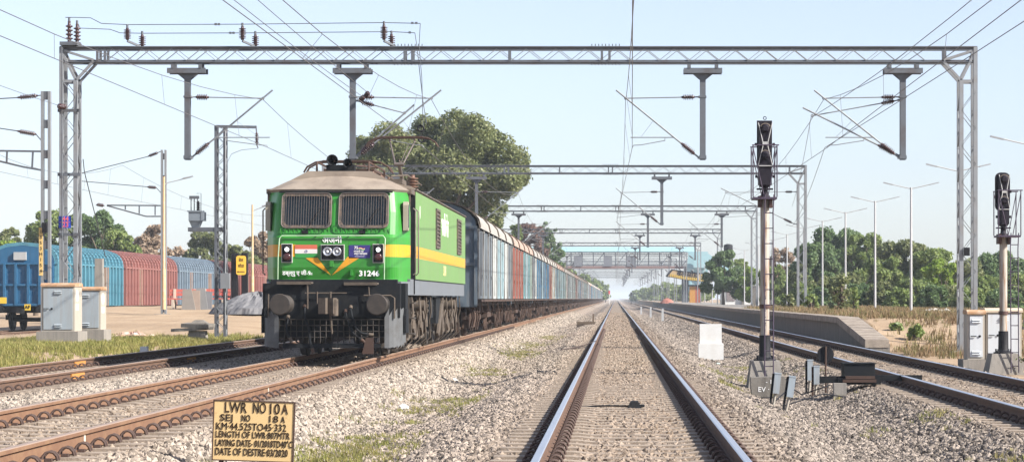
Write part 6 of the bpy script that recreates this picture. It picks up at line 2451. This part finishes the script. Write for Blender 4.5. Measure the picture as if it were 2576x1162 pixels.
# ------------------------------------------------------------------ trees, bushes
LEAF = {'dark': Mramp('leaves_dark', [(0.069, 0.121, 0.052), (0.132, 0.201, 0.081), (0.207, 0.276, 0.115)], 0.5, 'island', 0.4, patch=0.4, patch_scale=0.35),
        'mid': Mramp('leaves_mid', [(0.115, 0.172, 0.052), (0.207, 0.270, 0.086), (0.310, 0.356, 0.127)], 0.5, 'island', 0.4, patch=0.4, patch_scale=0.35),
        'olive': Mramp('leaves_olive', [(0.098, 0.132, 0.057), (0.190, 0.218, 0.092), (0.345, 0.345, 0.161)], 0.5, 'island', 0.4, patch=0.4, patch_scale=0.4),
        'lime': Mramp('leaves_lime', [(0.138, 0.230, 0.034), (0.230, 0.333, 0.052), (0.345, 0.414, 0.081)], 0.5, 'island', 0.4, patch=0.3, patch_scale=0.5),
        'brown': Mramp('leaves_brown', [(0.196, 0.138, 0.092), (0.322, 0.236, 0.167), (0.437, 0.345, 0.253)], 0.8, 'island', 0.25, patch=0.2),
        'maroon': Mramp('leaves_maroon', [(0.103, 0.063, 0.052), (0.184, 0.109, 0.086), (0.253, 0.161, 0.127)], 0.8, 'island', 0.25, patch=0.2)}
m_bark = M('bark', (0.13, 0.1, 0.075), 0.95, 0, 0.3, 4, bump=0.5)


def tree(label, x, y, z0, h, w, leaf, n=9000, ls=0.22, seed=0, base=0.25, blobs=34, name='tree', cat='tree', sparse=0.0, group=None, flat=1.0, shape=None):
    rng = np.random.default_rng(seed)
    if n > 3000:
        n, ls = int(n * 2.2), ls * 0.62
    t = thing(name, label, cat, (x, y, z0), group=group)
    zb_ = h * base
    B = []
    if shape is not None:
        B = [(np.array((bx, rng.uniform(-0.25, 0.25) * w, bz_)), br) for bx, bz_, br in shape]
        for c, r_ in list(B):
            for k in range(3):
                d = rng.normal(size=3)
                d /= np.linalg.norm(d)
                B.append((c + d * r_ * 0.8, r_ * rng.uniform(0.35, 0.6)))
    else:
        for k in range(int(blobs * 1.7)):
            f = rng.uniform(0, 1)
            zz = zb_ + (h - zb_) * (0.12 + 0.76 * f)
            env = w / 2 * math.sin(math.pi * (0.3 + 0.6 * f)) ** 0.6
            a = rng.uniform(0, 2 * math.pi)
            rr = env * math.sqrt(rng.uniform(0, 1)) * 0.86
            br = w * rng.uniform(0.06, 0.15) * (1 - 0.25 * f)
            B.append((np.array((rr * math.cos(a), rr * math.sin(a) * 0.8, min(zz, h - br * 0.8))), br))
    # limbs
    lm_ = MB()
    tr_ = max(0.1, h * 0.022)
    fork = np.array((rng.uniform(-0.1, 0.1) * w * 0.3, 0, zb_ * 0.9 + 0.15 * h))
    lm_.tube([(0, 0, -0.3), (fork[0] * 0.4, 0, fork[2] * 0.5), tuple(fork)], [tr_ * 1.5, tr_ * 1.1, tr_ * 0.9], 8)
    for c, r_ in B[:22]:
        md = fork * 0.45 + c * 0.55 + rng.normal(size=3) * 0.05 * w
        lm_.tube([tuple(fork), tuple(md), tuple(c + np.array((0, 0, r_ * 0.3)))], [tr_ * 0.55, tr_ * 0.32, tr_ * 0.1], 5)
    lm_.build('trunk', m_bark, t)
    # leaves: small rhombic faces in sprays spread through the clumps
    wts = np.array([r_ ** 2 for _, r_ in B])
    wts = wts / wts.sum()
    idx = rng.choice(len(B), n, p=wts)
    C = np.array([c for c, _ in B])[idx]
    R = np.array([r_ for _, r_ in B])[idx]
    d = rng.normal(size=(n, 3))
    d /= np.linalg.norm(d, axis=1)[:, None]
    # break each clump's surface up into sprays
    u = d * 3.1 + C * 0.7
    lump = np.sin(u[:, 0] * 2.1 + u[:, 1]) * np.sin(u[:, 1] * 2.7 - u[:, 2]) * np.sin(u[:, 2] * 2.3 + u[:, 0] * 1.3)
    rad_ = R * (0.25 + 0.95 * np.sqrt(rng.uniform(0, 1, n)) + 0.3 * lump) * (0.9 + sparse * rng.uniform(-0.2, 0.5, n))
    P = C + d * rad_[:, None] * np.array((1, 1, 0.85 * flat))
    P[:, 2] = np.maximum(P[:, 2], 0.08 * h * rng.uniform(0.3, 1, n))
    nrm = d * 0.6 + rng.normal(size=(n, 3)) * 0.7 + np.array((0, 0, 0.35))
    nrm /= np.linalg.norm(nrm, axis=1)[:, None]
    tn = np.cross(nrm, rng.normal(size=(n, 3)))
    tn /= np.linalg.norm(tn, axis=1)[:, None]
    bn = np.cross(nrm, tn)
    s = ls * rng.uniform(0.55, 1.25, n)[:, None]
    V = np.empty((n, 4, 3))
    V[:, 0] = P - tn * s
    V[:, 1] = P - bn * s * 0.5
    V[:, 2] = P + tn * s
    V[:, 3] = P + bn * s * 0.5
    me = bpy.data.meshes.new('crown')
    me.vertices.add(n * 4)
    me.vertices.foreach_set('co', V.reshape(-1))
    me.loops.add(n * 4)
    me.loops.foreach_set('vertex_index', np.arange(n * 4, dtype=np.int32))
    me.polygons.add(n)
    me.polygons.foreach_set('loop_start', np.arange(0, n * 4, 4, dtype=np.int32))
    me.materials.append(LEAF[leaf])
    me.update(calc_edges=True)
    obj('crown', me, t)
    return t


def tree_px(label, px, py_top, Y, wpx, leaf, z0=0.0, **kw):
    x = at(px, 0, Y).x
    top = at(0, py_top, Y).z
    return tree(label, x, Y, z0, top - z0, wpx * Y / FOC, leaf, **kw)


# big tree behind the locomotive, crown traced as clumps (dx, z, r)
bt_ = []
for px, py, r_ in ((960, 440, 55), (1010, 380, 55), (1075, 330, 50), (1140, 320, 45), (1200, 345, 48), (1255, 370, 42), (1295, 400, 38), (1280, 450, 40), (1210, 430, 60), (1130, 420, 65), (1060, 450, 60), (1010, 470, 50), (1100, 500, 55), (1180, 500, 50), (1225, 540, 40),
                   (1150, 560, 45), (915, 425, 38), (1310, 435, 25), (895, 395, 30), (940, 380, 40), (985, 350, 40), (1000, 420, 60), (1160, 380, 60), (1240, 470, 55), (1090, 390, 60), (880, 450, 32)):
    v = at(px, py, 150)
    bt_.append((v.x - at(1110, 0, 150).x, v.z, r_ * 150 / FOC))
tree('large olive-green tree rising behind the locomotive', at(1110, 0, 150).x, 150, 0.0, 14, 12, 'olive', n=44000, ls=0.21, seed=3, shape=bt_)
tree_px('reddish-brown leafless-looking tree behind the third portal', 1330, 545, 262, 110, 'maroon', n=9000, ls=0.25, seed=4)
tree_px('dark green tree left of the train beyond the reddish one', 1375, 540, 275, 90, 'dark', n=8000, ls=0.28, seed=5)
tree_px('bright lime shrub-like tree over the van roofs', 1250, 515, 215, 36, 'lime', n=4000, ls=0.22, seed=6)
tree_px('slim green tree beside the far vans of the train', 1300, 548, 225, 60, 'mid', n=5000, ls=0.25, seed=7)
for i, (px, py, Y, w) in enumerate(((1435, 672, 470, 50), (1465, 683, 520, 42), (1490, 690, 600, 36), (1508, 700, 700, 30), (1524, 712, 850, 24), (1420, 650, 420, 50))):
    tree_px('%s hazy green tree along the train toward the horizon' % ordinal(i), px, py, Y, w * 1.2, 'mid', n=2500, ls=0.5, seed=20 + i, base=0.08, group='hazy trees along the train')
# left side
for i, (px, py, Y, w, leaf, lab, nn) in enumerate(((25, 545, 185, 90, 'olive', 'thin grey-green tree at the left picture edge'), (30, 590, 175, 90, 'lime', 'low yellow-green tree over the blue wagon at the left edge'), (150, 500, 190, 170, 'mid', 'wide grey-green tree behind the left portal mast'),
                                                    (245, 510, 180, 120, 'dark', 'dense green tree right of the left portal mast'), (300, 562, 172, 100, 'mid', 'rounded green tree over the red wagon'), (378, 545, 180, 95, 'brown', 'dry brown tree behind the tan lamp post'),
                                                    (455, 608, 210, 60, 'brown', 'pale dry tree over the steel-blue wagon'), (520, 565, 200, 100, 'olive', 'olive tree behind the transformer mast'), (590, 592, 190, 120, 'olive', 'wide yellowish tree behind the station name board'),
                                                    (655, 560, 200, 70, 'brown', 'thin brownish tree beside the locomotive cab'), (690, 600, 230, 90, 'dark', 'dark tree hidden behind the locomotive cab'), (90, 560, 210, 120, 'dark', 'dark tree in the gap between left masts'))[:12] if False else
                                                   ((25, 545, 185, 90, 'olive', 'thin grey-green tree at the left picture edge', 7000), (30, 590, 175, 90, 'lime', 'low yellow-green tree over the blue wagon at the left edge', 5000), (150, 500, 190, 170, 'mid', 'wide grey-green tree behind the left portal mast', 14000),
                                                    (245, 510, 182, 130, 'dark', 'dense green tree right of the left portal mast', 11000), (300, 562, 172, 110, 'mid', 'rounded green tree over the red wagon', 9000), (378, 545, 180, 95, 'brown', 'dry brown tree behind the tan lamp post', 7000),
                                                    (455, 608, 210, 70, 'brown', 'pale dry tree over the steel-blue wagon', 3500), (520, 565, 200, 100, 'olive', 'olive tree behind the transformer mast', 7000), (590, 592, 190, 120, 'olive', 'wide yellowish tree behind the station name board', 8000),
                                                    (655, 558, 200, 80, 'brown', 'thin brownish tree beside the locomotive cab', 6000), (90, 565, 210, 120, 'dark', 'dark tree in the gap between the left masts', 8000))):
    tree_px(lab, px, py, Y, w * 1.35, leaf, n=int(nn * 1.5), ls=0.27, seed=40 + i, base=0.05, sparse=0.4 if leaf == 'brown' else 0)
# right side
for i, (px, py, Y, w, leaf, lab, nn) in enumerate(((2095, 558, 190, 170, 'dark', 'broad dark green tree behind the platform lamps', 16000), (2050, 598, 180, 120, 'dark', 'dark rounded tree left of the broad one', 9000), (2180, 574, 185, 130, 'mid', 'fresh green tree right of the broad one', 10000),
                                                    (2215, 640, 160, 110, 'mid', 'mid-green tree standing in front of the taller trees', 9000), (2270, 596, 170, 150, 'olive', 'olive tree in the middle of the right tree belt', 12000), (2340, 612, 160, 120, 'mid', 'leafy green tree left of the right portal mast', 10000),
                                                    (2365, 640, 150, 80, 'lime', 'bright yellow-green tree beside the right portal mast', 6000), (2420, 650, 165, 120, 'olive', 'olive green tree behind the right portal mast', 9000), (2500, 622, 175, 150, 'dark', 'dark tree with rounded crown near the right edge', 11000),
                                                    (2560, 690, 160, 110, 'mid', 'green tree behind the right edge signal', 8000), (2470, 690, 140, 110, 'mid', 'lower leafy tree between the mast and the right edge signal', 8000), (2120, 680, 150, 110, 'olive', 'low olive bushy tree below the platform lamps', 8000),
                                                    (2010, 660, 175, 70, 'olive', 'small olive tree beside the second portal mast', 5000), (1965, 610, 215, 70, 'brown', 'sparse bare tree behind the second portal mast', 2500), (2300, 700, 145, 100, 'mid', 'low green bushy tree right of centre of the tree belt', 7000),
                                                    (1945, 655, 200, 70, 'mid', 'green tree between the near signal and second portal mast', 6000), (1890, 665, 230, 60, 'lime', 'yellow-green tree behind the white hut', 4000), (2220, 705, 140, 70, 'olive', 'low olive bush under the second lamp arms', 5000),
                                                    (2400, 715, 138, 90, 'olive', 'low scrubby tree behind the right portal mast base', 5000))):
    tree_px(lab, px, py, Y, w * 1.3, leaf, z0=0.3, n=int(nn * 1.6), ls=0.24, seed=70 + i, base=0.05, sparse=0.4 if leaf == 'brown' else 0)
for i, (px, py, Y, w, leaf) in enumerate(((2030, 705, 150, 80, 'mid'), (2075, 715, 145, 80, 'dark'), (2165, 712, 142, 90, 'dark'), (2260, 722, 138, 80, 'mid'), (2350, 715, 136, 80, 'dark'), (2440, 722, 134, 90, 'mid'), (2520, 725, 132, 90, 'dark'), (2580, 715, 134, 80, 'olive'))):
    tree_px('%s low thicket bush from the left along the foot of the right tree belt' % ordinal(i), px, py, Y, w * 1.25, leaf, z0=0.3, n=4500, ls=0.2, seed=170 + i, base=0.0, name='bush', cat='bush', group='thicket bushes at the tree belt')
tree_px('glossy dark green tree beside the platform shelter', 1820, 622, 232, 112, 'dark', z0=0.5, n=9000, ls=0.28, seed=95, base=0.12)
tree_px('light green tree right of the shelter behind the hut', 1865, 640, 246, 60, 'mid', z0=0.5, n=5000, ls=0.25, seed=96, base=0.12)
for i, (px, py, Y, w) in enumerate(((1600, 728, 900, 40), (1625, 722, 800, 40), (1650, 712, 700, 50), (1680, 706, 620, 60), (1715, 715, 560, 60), (1760, 700, 520, 80))):
    tree_px('%s hazy tree right of the vanishing point' % ordinal(i), px, py, Y, w, 'mid', n=2200, ls=0.6, seed=120 + i, base=0.05, group='hazy trees right of the tracks')
# leafy bushes by the platform end
for i, (px, py, Y, w, h_, lab) in enumerate(((2112, 690, 100, 85, 0, 'pale-leaved milkweed bush on the platform near its ramp'), (2152, 715, 97, 30, 0, 'tall spindly bush beside the milkweed bush'), (2255, 812, 74, 36, 0, 'round green bush right of the platform ramp'), (2305, 812, 72, 44, 0, 'second round green bush right of the ramp'),
                                             (2040, 735, 112, 40, 0, 'small green bush behind the near signal ladder'), (1985, 735, 125, 40, 0, 'pale bush at the foot of second portal mast'), (2600, 775, 49, 90, 0, 'thin twiggy bush before the pale cabinets'))):
    x = at(px, 0, Y).x
    zg = 0.6 if Y > 78 else gz(x, Y)
    tree_px(lab, px, py, Y, w, 'mid' if i not in (0, 5) else 'olive', z0=zg, n=(420 if w < 50 else 1500) if i != 6 else 260, ls=0.1 if i != 6 else 0.035, seed=140 + i, base=0.05, blobs=14, name='bush', cat='bush', sparse=2.2)


# ------------------------------------------------------------------ grass
def tuft(i, mat, h=0.22, n=14, spread=0.1):
    rng = np.random.default_rng(300 + i)
    m_ = MB()
    for k in range(n):
        a = rng.uniform(0, 6.28)
        r_ = spread * math.sqrt(rng.uniform())
        p = Vector((r_ * math.cos(a), r_ * math.sin(a), -0.02))
        hh = h * rng.uniform(0.5, 1.2)
        b = rng.uniform(0, 6.28)
        lean = hh * rng.uniform(0.1, 0.7)
        q = p + Vector((lean * math.cos(b), lean * math.sin(b), hh))
        mdp = p.lerp(q, 0.55) + Vector((0, 0, hh * 0.12))
        wv_ = Vector((-math.sin(b), math.cos(b), 0)) * rng.uniform(0.006, 0.014)
        m_.add([p - wv_, p + wv_, mdp + wv_ * 0.8, mdp - wv_ * 0.8, q], [(0, 1, 2, 3), (3, 2, 4)])
    return lib('tuft', m_.mesh('tuft', mat))


m_g1 = Mramp('grass_green', [(0.13, 0.17, 0.035), (0.22, 0.23, 0.06), (0.33, 0.29, 0.11), (0.38, 0.31, 0.16)], 0.8, 'object', 0.35, patch=0.55, patch_scale=0.6)
m_g2 = Mramp('grass_dry', [(0.12, 0.16, 0.045), (0.18, 0.18, 0.07), (0.22, 0.16, 0.085), (0.28, 0.19, 0.11), (0.36, 0.26, 0.15)], 0.85, 'object', 0.3, patch=0.5, patch_scale=0.4)
tg = [tuft(i, m_g1, 0.17, 16, 0.13) for i in range(4)]
td = [tuft(i + 10, m_g2, 0.2, 14, 0.17) for i in range(4)]
def vn(x, y, s=1.0):
    return np.clip(0.5 + 0.5 * hnoise(x * s, y * s), 0, 1)


a = area_mesh('verge_grass', np.arange(-19, -11.6, 0.35), np.arange(38, 82, 0.6), ground_z, dz=0.0,
              dens=lambda x, y: np.clip(vn(x, y, 0.6) * 1.6 - 0.25, 0.08, 1) * (1 - smooth((y - 72) / 9)) * smooth((-11.8 - x) / 0.6))
scatter('verge_grass', a, tg, 60, 0.4, 1.1, 31, 'yellow-green grass on the verge left of the tracks', upright=True, dens_attr='dens')
a = area_mesh('strip_grass', np.arange(-4.0, -2.0, 0.2), np.arange(20, 110, 0.5), bed_z, dz=0.02,
              dens=lambda x, y: np.clip(vn(x * 0.5, y * 0.42, 1.0) * 2.2 - 1.0, 0, 1) * np.exp(-((x + 2.95) / 0.5) ** 2))
scatter('strip_grass', a, tg, 110, 0.25, 0.55, 33, 'patchy grass in the strip between locomotive track and middle track', upright=True, dens_attr='dens')
a = area_mesh('platform_dry_grass', np.arange(8.4, 17.0, 0.4), np.arange(62, 150, 0.8), ground_z, dz=0.04,
              dens=lambda x, y: np.clip(vn(x, y, 0.45) * 1.6 - 0.3, 0.1, 1) * np.where(y < 78, 0.75, 1.25))
scatter('platform_dry_grass', a, td, 17, 0.5, 1.5, 35, 'tall dry brown grass behind the platform edge', upright=True, dens_attr='dens')
a = area_mesh('right_weeds', np.arange(1.9, 4.6, 0.2), np.arange(18, 60, 0.5), bed_z, dz=0.02, dens=lambda x, y: np.clip(vn(x * 0.9, y * 0.7 + 3) * 3 - 2.1, 0, 1))
scatter('right_weeds', a, tg, 30, 0.3, 0.6, 37, 'scattered weeds between the middle and right tracks', upright=True, dens_attr='dens')

# ------------------------------------------------------------------ haze over the whole place
hz = MB().lim(-6100, 6100, -3100, 9100, -1.8, 20)
ho = hz.build('haze', M('haze_dummy', (1, 1, 1)))
hm = bpy.data.materials.new('haze')
hm.use_nodes = True
hm.node_tree.nodes.clear()
ov = hm.node_tree.nodes.new('ShaderNodeOutputMaterial')
pvn = hm.node_tree.nodes.new('ShaderNodeVolumePrincipled')
pvn.inputs['Color'].default_value = (0.82, 0.91, 1.0, 1)
pvn.inputs['Density'].default_value = 0.0003
pvn.inputs['Anisotropy'].default_value = 0.0
hm.node_tree.links.new(pvn.outputs[0], ov.inputs['Volume'])
ho.data.materials.clear()
ho.data.materials.append(hm)
ho['kind'] = 'stuff'
